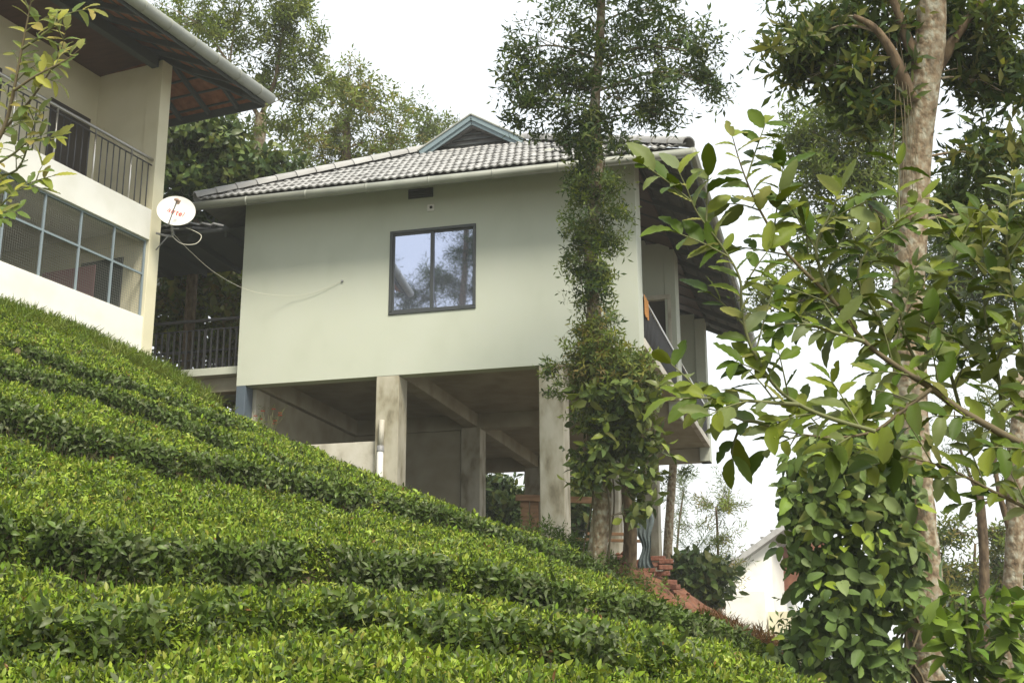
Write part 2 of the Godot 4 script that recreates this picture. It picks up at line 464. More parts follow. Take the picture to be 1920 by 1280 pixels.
func main_house():
	var h := thing("stilt_house", "pale green house with grey tiled roof raised on concrete columns", "house", Vector3(-6.6, 4.0, -24.8))
	# walls
	var st := begin()
	for q in [[Vector3(-10.22, 6.67, -19.6), Vector3(-7.42, 10.25, -19.85)], [Vector3(-5.86, 6.67, -19.6), Vector3(-3.1, 10.25, -19.85)], [Vector3(-7.42, 6.67, -19.6), Vector3(-5.86, 7.73, -19.85)], [Vector3(-7.42, 9.25, -19.6), Vector3(-5.86, 10.25, -19.85)]]:
		box(st, q[0], q[1], 0.0005)
	box(st, Vector3(-3.45, 6.68, -19.85), Vector3(-3.1, 10.2, -20.1), 0.004)
	obj("front_wall", done(st), M.paint, h)
	bx("side_wall", M.paint, h, Vector3(-10.217, 7.0, -19.85), Vector3(-10.02, 10.2, -30.0))
	bx("beam", M.slab, h, Vector3(-10.215, 6.68, -19.851), Vector3(-9.9, 6.998, -24.49))
	bx("beam", M.slab, h, Vector3(-10.215, 6.68, -24.77), Vector3(-9.9, 6.998, -29.71))
	bx("back_wall", M.paint, h, Vector3(-10.0, 7.12, -29.75), Vector3(-4.6, 10.2, -29.95))
	bx("inner_wall", M.paint, h, Vector3(-4.7, 7.12, -19.86), Vector3(-4.52, 10.6, -29.74))
	st = begin()
	box(st, Vector3(-4.52, 7.12, -24.42), Vector3(-3.70, 10.4, -24.62)); box(st, Vector3(-3.70, 9.14, -24.42), Vector3(-3.20, 10.3, -24.62), 0.0005)
	var cw := obj("cross_wall", done(st), M.paint, h)
	st = begin()
	for q in [[Vector3(-3.76, 7.13, -24.38), Vector3(-3.69, 9.2, -24.5)], [Vector3(-3.69, 9.1, -24.38), Vector3(-3.2, 9.2, -24.5)], [Vector3(-3.27, 7.13, -24.385), Vector3(-3.2, 9.099, -24.5)]]: box(st, q[0], q[1])
	obj("door_frame", done(st), M.concrete_pale, cw)
	bx("dark_doorway", M.dark, h, Vector3(-3.7, 7.13, -24.53), Vector3(-3.2, 9.12, -24.57))  # panel in the open doorway, its dark colour stands for the unlit inside
	bx("pillar", M.paint, h, Vector3(-3.32, 6.69, -24.4), Vector3(-3.1, 10.15, -24.95))
	bx("pillar", M.paint, h, Vector3(-3.34, 6.67, -29.62), Vector3(-3.1, 10.15, -30.02))
	bx("far_cross_wall", M.paint, h, Vector3(-4.52, 7.12, -29.7), Vector3(-3.34, 10.3, -29.95))
	# floor, beams, ceiling
	bx("floor_slab", M.slab, h, Vector3(-10.02, 7.0, -19.851), Vector3(-3.11, 7.12, -29.98))
	bx("kerb", M.concrete_pale, h, Vector3(-3.2, 6.99, -20.1), Vector3(-3.085, 7.14, -24.4))
	bx("kerb", M.concrete_pale, h, Vector3(-3.2, 6.99, -24.95), Vector3(-3.085, 7.14, -29.62))
	for z in [-24.5, -29.72]: bx("beam", M.slab, h, Vector3(-10.0, 6.68, z), Vector3(-3.33, 7.0, z - 0.26))
	for z in [-24.52, -29.74]: bx("beam", M.concrete, h, Vector3(-3.33, 6.67, z), Vector3(-3.11, 6.998, z - 0.3))
	for x in [-7.41, -4.575]:
		bx("beam", M.slab, h, Vector3(x - 0.14, 6.72, -19.86), Vector3(x + 0.14, 6.999, -24.49)); bx("beam", M.slab, h, Vector3(x - 0.14, 6.72, -24.77), Vector3(x + 0.14, 6.999, -29.71))
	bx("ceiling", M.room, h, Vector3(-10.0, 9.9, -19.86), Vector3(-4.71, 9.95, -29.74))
	# columns
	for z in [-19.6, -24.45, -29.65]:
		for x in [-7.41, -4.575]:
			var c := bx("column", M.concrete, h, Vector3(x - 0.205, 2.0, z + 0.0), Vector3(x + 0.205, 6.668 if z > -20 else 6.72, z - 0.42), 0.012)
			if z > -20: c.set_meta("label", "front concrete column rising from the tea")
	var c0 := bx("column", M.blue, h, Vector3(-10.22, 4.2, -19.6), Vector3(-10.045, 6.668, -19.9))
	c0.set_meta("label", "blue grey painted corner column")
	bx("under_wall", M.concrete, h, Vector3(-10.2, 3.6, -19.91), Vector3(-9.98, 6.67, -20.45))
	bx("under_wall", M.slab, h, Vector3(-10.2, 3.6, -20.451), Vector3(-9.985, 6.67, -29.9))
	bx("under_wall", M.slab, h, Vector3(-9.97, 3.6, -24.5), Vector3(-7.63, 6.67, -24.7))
	bx("retaining_wall", M.concrete_pale, h, Vector3(-9.0, 3.5, -19.72), Vector3(-7.62, 5.58, -19.92))
	# window
	var w := Node3D.new(); w.name = "window"; h.add_child(w)
	st = begin()
	var X0 := -7.42; var X1 := -5.86; var Y0 := 7.73; var Y1 := 9.25
	for q in [[X0, Y0, X1, Y0 + 0.055], [X0, Y1 - 0.055, X1, Y1], [X0, Y0 + 0.055, X0 + 0.055, Y1 - 0.055], [X1 - 0.055, Y0 + 0.055, X1, Y1 - 0.055]]: box(st, Vector3(q[0], q[1], -19.58), Vector3(q[2], q[3], -19.68))
	obj("frame", done(st), M.frame, w)
	st = begin()
	for q in [[-6.68, Y0 + 0.056, -6.62, Y1 - 0.056, -19.60, -19.64], [X0 + 0.056, Y0 + 0.056, X0 + 0.09, Y1 - 0.056, -19.60, -19.63], [X0 + 0.09, Y1 - 0.09, -6.68, Y1 - 0.056, -19.60, -19.63], [X0 + 0.09, Y0 + 0.056, -6.68, Y0 + 0.09, -19.60, -19.63], [-6.62, Y1 - 0.085, X1 - 0.056, Y1 - 0.056, -19.62, -19.65], [-6.62, Y0 + 0.056, X1 - 0.056, Y0 + 0.085, -19.62, -19.65]]: box(st, Vector3(q[0], q[1], q[4]), Vector3(q[2], q[3], q[5]), 0.003)
	obj("sash", done(st), M.frame, w)
	bx("pane", M.glass, w, Vector3(X0 + 0.085, Y0 + 0.085, -19.614), Vector3(-6.675, Y1 - 0.085, -19.618), 0.0005)
	bx("pane", M.glass, w, Vector3(-6.625, Y0 + 0.08, -19.634), Vector3(X1 - 0.055, Y1 - 0.08, -19.638), 0.0005)
	# vent and lamp holder on the wall
	var v := bx("vent", M.frame, h, Vector3(-7.10, 9.82, -19.585), Vector3(-6.64, 10.0, -19.62))
	for k in 4: bx("slat", M.steel_dark, v, Vector3(-7.08, 9.85 + k * 0.036, -19.565), Vector3(-6.66, 9.862 + k * 0.036, -19.584), 0.002)
	var l := bx("wall_box", M.pvc, h, Vector3(-6.735, 9.55, -19.56), Vector3(-6.615, 9.67, -19.6))
	st = begin(true); tube(st, [Vector3(-6.665, 9.615, -19.562), Vector3(-6.665, 9.615, -19.545)], [0.03, 0.022], 10); obj("holder", done(st), M.steel_dark, l)
	# roof
	var A := Vector3(-10.85, 9.9, -18.9); var B := Vector3(-2.1, 9.9, -18.9); var C := Vector3(-5.5, 11.5, -21.5); var D := Vector3(-7.45, 11.5, -21.5)
	var R0 := Vector3(-6.475, 11.97, -21.35); var R1 := Vector3(-6.475, 11.97, -31.2)
	st = begin(); slab(st, [A, B, C, D], 0.05)
	var roof := obj("roof", done(st), M.tile[1], h)
	st = begin(); slab(st, [C, B, Vector3(-2.1, 9.9, -31.2), R1], 0.05); slab(st, [C, R1, R0], 0.05); slab(st, [D, A, Vector3(-10.85, 9.9, -31.2), R1], 0.05); slab(st, [D, R1, R0], 0.05)
	obj("side_slopes", done(st), M.tile_under, roof)
	var me := tile_shape()
	var up := (Vector3(0, 1.6, -2.6)).normalized()
	var nrm := Vector3(0, 2.6, 1.6).normalized()
	var slope := Basis(Vector3.RIGHT, nrm, -up)
	for r in 10:
		var s := 0.02 + r * 0.338
		var f := s / 3.053
		var x0 := -10.85 + 3.40 * f + 0.03; var x1 := -2.1 - 3.40 * f - 0.03
		for i in 36:
			var x := -11.2 + i * 0.27 + 0.07 * (r % 4)
			if x < x0 or x > x1 or (r == 9 and absf(x + 6.475) < 0.9): continue
			var o := obj("roof_tile", me, M.tile[rng.randi() % 5], roof, true)
			o.global_transform = Transform3D(slope.rotated(nrm, rng.randf_range(-0.025, 0.025)), Vector3(x + rng.randf_range(-0.006, 0.006), 9.9, -18.86) + up * (s + rng.randf_range(-0.018, 0.018)) + nrm * (0.03 + rng.randf_range(-0.006, 0.008)))
	cap_tiles(A + Vector3(0, 0.06, 0), D + Vector3(-0.02, 0.08, 0), 0.135, roof); cap_tiles(B + Vector3(0, 0.06, 0), C + Vector3(0.02, 0.08, 0), 0.135, roof)
	cap_tiles(R0 + Vector3(0, 0.08, -0.1), R1 + Vector3(0, 0.08, 0), 0.13, roof)
	# battens and rafters under the right slope
	var sl := (R0 - Vector3(-2.1, 9.9, -21.35)).normalized()
	var nd := Vector3(-sl.y, sl.x, 0); if nd.y > 0: nd = -nd
	for k in 11:
		var p := Vector3(-2.16, 9.9, 0) + sl * (0.1 + k * 0.3) + nd * 0.075
		st = begin(); bar(st, Vector3(p.x, p.y, -19.2 if k < 2 else -19.6 - k * 0.2), Vector3(p.x, p.y, -31.1), 0.045, 0.03, nd); obj("batten", done(st), M.rafter, roof)
	for k in 13:
		var z := -20.0 - k * 0.9
		st = begin(); bar(st, Vector3(-2.16, 9.9, z) + nd * 0.14 + sl * 0.05, Vector3(-2.16, 9.9, z) + nd * 0.14 + sl * 2.6, 0.06, 0.1, nd); obj("rafter", done(st), M.rafter, roof)
	st = begin(); slab(st, [Vector3(-3.12, 10.19, -20.1), Vector3(-3.12, 10.19, -29.6), Vector3(-4.52, 10.84, -29.6), Vector3(-4.52, 10.84, -20.1)], 0.02)
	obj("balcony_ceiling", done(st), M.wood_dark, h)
	# small gable
	var g := Node3D.new(); g.name = "gable"; h.add_child(g)
	var ap := Vector3(-6.475, 12.08, -21.3)
	for s in [-1.0, 1.0]:
		var foot := Vector3(-6.475 + s * 1.02, 11.46, -21.3)
		st = begin(); bar(st, ap + Vector3(0, 0.0, 0), foot, 0.10, 0.035, Vector3.BACK); obj("barge_board", done(st), M.barge, g)
		st = begin(); bar(st, ap + Vector3(0, -0.09, -0.035), foot + Vector3(-s * 0.1, -0.02, -0.035), 0.08, 0.03, Vector3.BACK); obj("barge_board", done(st), M.barge, g)
		st = begin(); bar(st, ap + Vector3(0, 0.06, -0.12), foot + Vector3(s * 0.04, 0.05, -0.12), 0.03, 0.32, Vector3.BACK); obj("flashing", done(st), M.gutter, g)
	st = begin(); face(st, [Vector3(-7.4, 11.44, -21.52), Vector3(-5.55, 11.44, -21.52), Vector3(-6.475, 12.0, -21.52)], Vector3(-6.5, 11.6, -23)); obj("gable_panel", done(st), M.tile_under, g)
	for k in 5:
		var hw := 0.78 - k * 0.16
		bx("louvre", M.rafter, g, Vector3(-6.475 - hw, 11.5 + k * 0.1, -21.47), Vector3(-6.475 + hw, 11.53 + k * 0.1, -21.51), 0.003)
	# gutters
	gutter("gutter", Vector3(-10.93, 9.79, -18.83), Vector3(-2.03, 9.79, -18.83), 0.078, h)
	gutter("gutter", Vector3(-2.03, 9.80, -18.80), Vector3(-2.03, 9.80, -31.2), 0.07, h)
	st = begin(); bar(st, Vector3(-10.85, 9.82, -18.925), Vector3(-2.12, 9.82, -18.925), 0.02, 0.15, Vector3.UP); bar(st, Vector3(-2.12, 9.82, -18.95), Vector3(-2.12, 9.82, -31.15), 0.02, 0.15, Vector3.UP)
	obj("fascia", done(st), M.rafter, h)
	# balcony railings
	for q in [[-20.1, -24.4], [-24.95, -29.6]]:
		st = begin(true); tube(st, [Vector3(-3.14, 7.93, q[0]), Vector3(-3.14, 7.93, q[1])], [0.026, 0.026], 8)
		var rl := obj("railing", done(st), M.steel, h)
		balusters(rl, Vector3(-3.14, 0, q[0]), Vector3(-3.14, 0, q[1]), 0.15, 7.14, 7.91, 0.012, M.steel_dark)

# ---------------------------------------------------------------- the white house, in its own turned axes: x out of its face, z along it
func white_house():
	var h := thing("white_house", "white two storey house with wire mesh window and upper balcony", "house", Vector3(-10.829, 5.5, -17.797), "", -0.14533)
	var Y := -5.5
	var P := func(x, y, z): return Vector3(x, y + Y, z)
	var add := func(called: String, m: Material, a: Vector3, b: Vector3, parent: Node3D = null, bev := 0.006):
		var st := begin(); box(st, a + Vector3(0, Y, 0), b + Vector3(0, Y, 0), bev)
		return obj(called, done(st), m, parent if parent else h, true)
	# shell
	add.call("corner_pillar", M.cream, Vector3(-0.30, 5.2, 0.0), Vector3(0.0, 12.0, 0.26))
	add.call("lower_wall", M.white, Vector3(-0.22, 5.0, 0.261), Vector3(-0.004, 7.40, 9.0))
	add.call("end_wall", M.cream, Vector3(-6.0, 5.0, 0.02), Vector3(-0.301, 8.7, 0.24))
	add.call("floor_band", M.white, Vector3(-0.22, 8.72, 0.261), Vector3(-0.003, 9.25, 9.0))
	add.call("floor_slab", M.white, Vector3(-6.0, 8.95, 0.25), Vector3(-0.221, 9.2, 9.0))
	add.call("upper_end_wall", M.cream, Vector3(-6.0, 8.701, 0.02), Vector3(-0.301, 11.98, 0.24))
	add.call("back_wall", M.cream, Vector3(-1.55, 9.201, 0.241), Vector3(-1.36, 12.0, 9.0))
	add.call("room_floor", M.room, Vector3(-6.0, 6.4, 0.241), Vector3(-0.221, 6.6, 9.0))
	add.call("room_wall", M.cream, Vector3(-4.2, 6.601, 0.241), Vector3(-4.0, 8.94, 9.0))
	add.call("room_partition", M.room, Vector3(-3.99, 6.601, 3.4), Vector3(-0.9, 8.94, 3.55))
	var dr: MeshInstance3D = add.call("dark_doorway", M.dark, Vector3(-1.359, 9.21, 0.42), Vector3(-1.33, 11.07, 1.36))  # the dark of the doorway is painted on a flat panel, likewise the next
	add.call("door_panel", M.frame, Vector3(-1.329, 9.21, 0.88), Vector3(-1.31, 11.0, 0.9), dr)
	add.call("dark_doorway", M.dark, Vector3(-1.359, 9.21, 2.45), Vector3(-1.33, 11.07, 3.6))
	# things seen in the room: a rear opening with a frame, a pink curtain
	add.call("rear_window", M.frame, Vector3(-1.4, 7.35, 0.245), Vector3(-0.52, 8.5, 0.275))
	add.call("curtain", M.pink, Vector3(-2.2, 6.9, 0.29), Vector3(-1.05, 8.42, 0.32))
	# mesh window
	var w := Node3D.new(); w.name = "mesh_window"; h.add_child(w)
	for z in [0.285, 1.03, 1.78, 2.55, 3.32, 4.09, 4.86]: add.call("muntin", M.muntin, Vector3(-0.09, 7.401, z - 0.016), Vector3(-0.055, 8.719, z + 0.016), w, 0.003)
	add.call("crossbar", M.muntin, Vector3(-0.088, 8.11, 0.302), Vector3(-0.057, 8.145, 8.9), w, 0.003)
	add.call("head", M.muntin, Vector3(-0.1, 8.69, 0.302), Vector3(-0.05, 8.719, 8.9), w, 0.003)
	var st := begin()
	var k := 0
	while k < 120:
		var z := 0.3 + k * 0.042
		bar(st, P.call(-0.10, 7.4, z), P.call(-0.10, 8.7, z), 0.0028, 0.0028, Vector3.RIGHT, 0.0005)
		if k < 31: bar(st, P.call(-0.102, 7.42 + k * 0.042, 0.3), P.call(-0.102, 7.42 + k * 0.042, 5.3), 0.0028, 0.0028, Vector3.RIGHT, 0.0005)
		k += 1
	var wm := obj("wire_mesh", done(st), M.mesh_wire, w, true); wm.set_meta("kind", "stuff")
	# balcony railing
	st = begin(true); tube(st, [P.call(-0.06, 10.15, 0.27), P.call(-0.06, 10.15, 8.9)], [0.028, 0.028], 10)
	var rl := obj("railing", done(st), M.steel, h, true)
	st = begin(true); tube(st, [P.call(-0.06, 10.05, 0.27), P.call(-0.06, 10.05, 8.9)], [0.012, 0.012], 6); obj("lower_rail", done(st), M.steel_dark, rl, true)
	for i in 40:
		var z := 0.36 + i * 0.142
		st = begin(true); tube(st, [P.call(-0.06, 9.25, z), P.call(-0.06, 10.05 if i % 6 != 3 else 10.13, z)], [0.011, 0.011] if i % 6 != 3 else [0.017, 0.017], 6)
		obj("baluster", done(st), M.steel_dark if i % 6 != 3 else M.steel, rl, true)
	# roof: gutter edge 1.1 m out at y 11.65, far end 1.2 m past the corner
	var E := 1.1; var F := -1.19; var ey := 11.72
	var tanp := 0.42
	st = begin()
	slab(st, [P.call(E, ey, F), P.call(E, ey, 9.0), P.call(-4.0, ey + 5.1 * tanp, 9.0), P.call(-4.0, ey + 5.1 * tanp, 3.9)], 0.04)
	slab(st, [P.call(E, ey, F), P.call(-9.0, ey, F), P.call(-4.0, ey + 5.1 * tanp, 3.9)], 0.04)
	var roof := obj("roof", done(st), M.tile_red, h, true)
	for i in 10:
		var z := -0.9 + i * 0.62
		var reach := minf(2.45, z - F)
		st = begin(); bar(st, P.call(E - 0.02, ey - 0.09, z), P.call(E - reach, ey - 0.09 + reach * tanp, z), 0.06, 0.09, Vector3.UP); obj("rafter", done(st), M.rafter, roof, true)
	for i in 5:
		var x := 0.55 - i * 0.62
		var reach := minf(1.15, E - x)
		st = begin(); bar(st, P.call(x, ey - 0.095, F + 0.02), P.call(x, ey - 0.095 + reach * tanp, F + reach), 0.06, 0.09, Vector3.UP); obj("rafter", done(st), M.rafter, roof, true)
	for i in 4:
		var q := 0.12 + i * 0.3
		st = begin(); bar(st, P.call(E - q, ey - 0.045 + q * tanp, F + q), P.call(E - q, ey - 0.045 + q * tanp, 9.0), 0.045, 0.03, Vector3.UP); obj("batten", done(st), M.rafter, roof, true)
		st = begin(); bar(st, P.call(E - q, ey - 0.05 + q * tanp, F + q), P.call(-5.0, ey - 0.05 + q * tanp, F + q), 0.045, 0.03, Vector3.UP); obj("batten", done(st), M.rafter, roof, true)
	st = begin(); bar(st, P.call(E, ey - 0.1, F), P.call(E - 2.4, ey - 0.1 + 2.4 * tanp, F + 2.4), 0.07, 0.12, Vector3.UP); obj("hip_rafter", done(st), M.rafter, roof, true)
	st = begin(); bar(st, P.call(-0.12, 11.95, 0.3), P.call(-0.12, 11.95, 9.0), 0.14, 0.2, Vector3.UP); obj("wall_plate", done(st), M.rafter, roof, true)
	st = begin(); slab(st, [P.call(-0.2, 12.06, 0.26), P.call(-0.2, 12.06, 9.0), P.call(-1.4, 11.98, 9.0), P.call(-1.4, 11.98, 0.26)], 0.03)
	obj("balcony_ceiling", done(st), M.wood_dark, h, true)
	st = begin(); bar(st, P.call(E + 0.01, ey - 0.07, F), P.call(E + 0.01, ey - 0.07, 9.0), 0.02, 0.17, Vector3.UP); bar(st, P.call(E, ey - 0.08, F - 0.02), P.call(-9.0, ey - 0.08, F - 0.02), 0.02, 0.19, Vector3.UP)
	obj("fascia", done(st), M.rafter, h, true)
	st = begin(true); tube(st, [P.call(E + 0.1, ey - 0.02, F - 0.06), P.call(E + 0.1, ey - 0.02, 9.0)], [0.1, 0.1], 16)
	var gt := obj("gutter", done(st), M.gutter, h, true)
	for i in 14:
		var z := F + 0.35 + i * 0.62
		st = begin(true); tube(st, [P.call(E + 0.1, ey - 0.02, z - 0.014), P.call(E + 0.1, ey - 0.02, z + 0.014)], [0.107, 0.107], 16); obj("joint_collar", done(st), M.gutter, gt, true)

func walkway():
	var h := thing("covered_walkway", "covered walkway with dark railing linking white house to stilt house", "walkway", Vector3(-12.2, 6.9, -21.0))
	bx("floor_slab", M.paint, h, Vector3(-14.8, 6.99, -19.95), Vector3(-10.225, 7.13, -22.0))
	bx("beam", M.slab, h, Vector3(-14.8, 6.72, -20.15), Vector3(-10.225, 6.988, -20.4))
	bx("ceiling", M.rafter, h, Vector3(-15.0, 9.74, -20.0), Vector3(-10.23, 9.8, -22.1))
	for k in 6: bx("rafter", M.rafter, h, Vector3(-14.6 + k * 0.75, 9.62, -20.0), Vector3(-14.53 + k * 0.75, 9.739, -22.05))
	bx("fascia", M.rafter, h, Vector3(-15.0, 9.745, -22.101), Vector3(-10.23, 11.08, -22.16))  # added dark board, shuts out the bright sky gap where the eave is shaded
	var st := begin(); slab(st, [Vector3(-15.0, 9.78, -19.7), Vector3(-11.35, 9.78, -19.7), Vector3(-11.35, 10.2, -21.0), Vector3(-15.0, 10.2, -21.0)], 0.04)
	var roof := obj("roof", done(st), M.tile_under, h)
	var me := tile_shape()
	var up := Vector3(0, 0.42, -1.3).normalized(); var n := Vector3(0, 1.3, 0.42).normalized()
	for r in 3:
		for i in 9:
			var o := obj("roof_tile", me, M.tile[rng.randi() % 5], roof, true)
			o.global_transform = Transform3D(Basis(Vector3.RIGHT, n, -up), Vector3(-11.5 - i * 0.27 + 0.06 * r, 9.8, -19.66) + up * (0.34 * r) + n * 0.02)
	for z in [-19.98, -21.95]:
		var s2 := begin(); bar(s2, Vector3(-14.8, 8.04, z), Vector3(-10.23, 8.04, z), 0.04, 0.05); bar(s2, Vector3(-14.8, 7.86, z), Vector3(-10.23, 7.86, z), 0.02, 0.025)
		var rl := obj("railing", done(s2), M.steel_dark, h)
		for i in 24:
			var x := -10.34 - i * 0.125
			var s3 := begin(); bar(s3, Vector3(x, 7.13, z), Vector3(x, 7.86, z), 0.03 if i % 6 else 0.05, 0.03, Vector3.BACK, 0.003); obj("baluster", done(s3), M.steel_dark, rl)
	bx("red_panel", M.brick, h, Vector3(-10.6, 7.45, -21.2), Vector3(-10.24, 7.85, -21.25))

func far_house():
	var h := thing("gabled_house", "small white gabled house far behind the red soil bank", "house", Vector3(-3.4, 1.0, -44.0))
	var st := begin()
	var pts := [Vector3(-4.6, 0.5, -43.0), Vector3(-2.72, 0.5, -43.4), Vector3(-2.66, 6.25, -43.35), Vector3(-4.6, 4.95, -42.9)]
	var back := []
	for p in pts: back.append(p + Vector3(0.6, 0, -4.0))
	var c := Vector3(-3.4, 3.0, -45.0)
	face(st, pts.duplicate(), c); face(st, back.duplicate(), c)
	for i in 4: face(st, [pts[i], pts[(i + 1) % 4], back[(i + 1) % 4], back[i]], c)
	obj("wall", done(st), M.white, h)
	st = begin(); slab(st, [Vector3(-4.95, 4.85, -42.6), Vector3(-2.0, 6.9, -43.1), Vector3(-1.2, 6.9, -48.0), Vector3(-4.3, 4.85, -47.5)], 0.18)
	var roof := obj("roof", done(st), M.tile[2], h)
	for k in 9:
		st = begin(); bar(st, Vector3(-4.9 + k * 0.33, 4.94 + k * 0.229, -42.66 - k * 0.055), Vector3(-4.3 + k * 0.33, 4.94 + k * 0.229, -47.4), 0.1, 0.07); obj("tile_course", done(st), M.tile[k % 5], roof)
	st = begin(); box(st, Vector3(-2.68, 4.7, -45.2), Vector3(-0.4, 6.3, -45.5)); obj("brick_gable", done(st), M.brick, h)
	bx("plinth", M.white, h, Vector3(-4.75, 0.5, -42.7), Vector3(-2.9, 4.55, -42.95))
	bx("low_wall", M.cream, h, Vector3(-2.85, 0.5, -42.9), Vector3(-1.2, 3.9, -43.2))
	bx("low_wall", M.concrete_pale, h, Vector3(-3.3, 0.5, -42.2), Vector3(-1.7, 3.1, -42.5))
	var g := thing("green_wall", "lime green painted wall seen between the stilts", "wall", Vector3(-11.9, 5.0, -38.0))
	bx("wall", plain(0.20, 0.42, 0.06, 0.8), g, Vector3(-12.6, 5.0, -37.9), Vector3(-11.3, 8.3, -38.1))
	bx("coping", M.concrete_pale, g, Vector3(-12.65, 8.3, -37.85), Vector3(-11.25, 8.36, -38.15))

# ---------------------------------------------------------------- tea
# rows lie across the slope: u runs along them, v uphill
func groove(line: Array, u: float) -> float:
	if u <= line[0].x: return line[0].y
	for i in line.size() - 1:
		if u <= line[i + 1].x: return lerpf(line[i].y, line[i + 1].y, (u - line[i].x) / (line[i + 1].x - line[i].x))
	return line[-1].y + 0.55 * (u - line[-1].x)

func groove_depth(k: int, u: float) -> float:
	var line: Array = GROOVES[k]
	var worn: float = [0.45, 1.0, 1.0, 0.9, 0.9][k] * clampf(0.95 + 0.8 * tea_noise.get_noise_2d(u * 55.0, 300.0 * k + 40.0), 0.35, 1.15)
	return worn * (clampf(1.0 - (u - line[-1].x) / 1.2, 0.0, 1.0) if u > line[-1].x else 1.0)

var GROOVES := [GROOVE_E, GROOVE_D, GROOVE_C, GROOVE_B, GROOVE_A]
var tea_noise := FastNoiseLite.new()
var TEA_EDGE := PackedVector2Array([Vector2(-4.2, -3.2), Vector2(-1.2, -3.4), Vector2(0.2, -4.8), Vector2(0.3, -7.5), Vector2(-0.2, -10.5), Vector2(-0.9, -13.5), Vector2(-1.95, -15.7), Vector2(-2.7, -17.3), Vector2(-3.35, -18.2), Vector2(-3.9, -18.9), Vector2(-4.6, -19.45), Vector2(-7.4, -19.5), Vector2(-9.9, -19.45), Vector2(-10.7, -18.2), Vector2(-10.78, -17.6), Vector2(-11.25, -14.3), Vector2(-11.5, -12.5), Vector2(-10.2, -11.0)])

# [height of the leaf table above the plain slope, row number, depth in a groove]
func tea_at(x: float, z: float) -> Array:
	var u := x * 0.87 - z * 0.5; var v := -x * 0.5 - z * 0.87
	var row := 0
	var up := 0.0
	var cut := 0.0
	for k in 5:
		var g := groove(GROOVES[k], u) + 0.16 * tea_noise.get_noise_2d(u * 70.0 + 500.0, 90.0 * k)
		var dep := groove_depth(k, u)
		var s := v - g
		if s > 0.0:
			row = k + 1 if dep > 0.05 else row
			if s < 1.3: up = maxf(up, [0.16, 0.18, 0.13, 0.08, 0.08][k] * dep * (1.0 - s / 1.3))
			if s < 0.10: cut = maxf(cut, dep * (1.0 - s / 0.10))
		elif s > -0.42:
			cut = maxf(cut, dep * (1.0 if s > -0.3 else (s + 0.42) / 0.12))
	var n := tea_noise.get_noise_2d(x * 100.0, z * 100.0)
	return [up + n * 0.07 - cut * 0.62 - 0.3 * smoothstep(13.0, 17.0, -z) * smoothstep(-10.8, -9.3, x), row, cut]

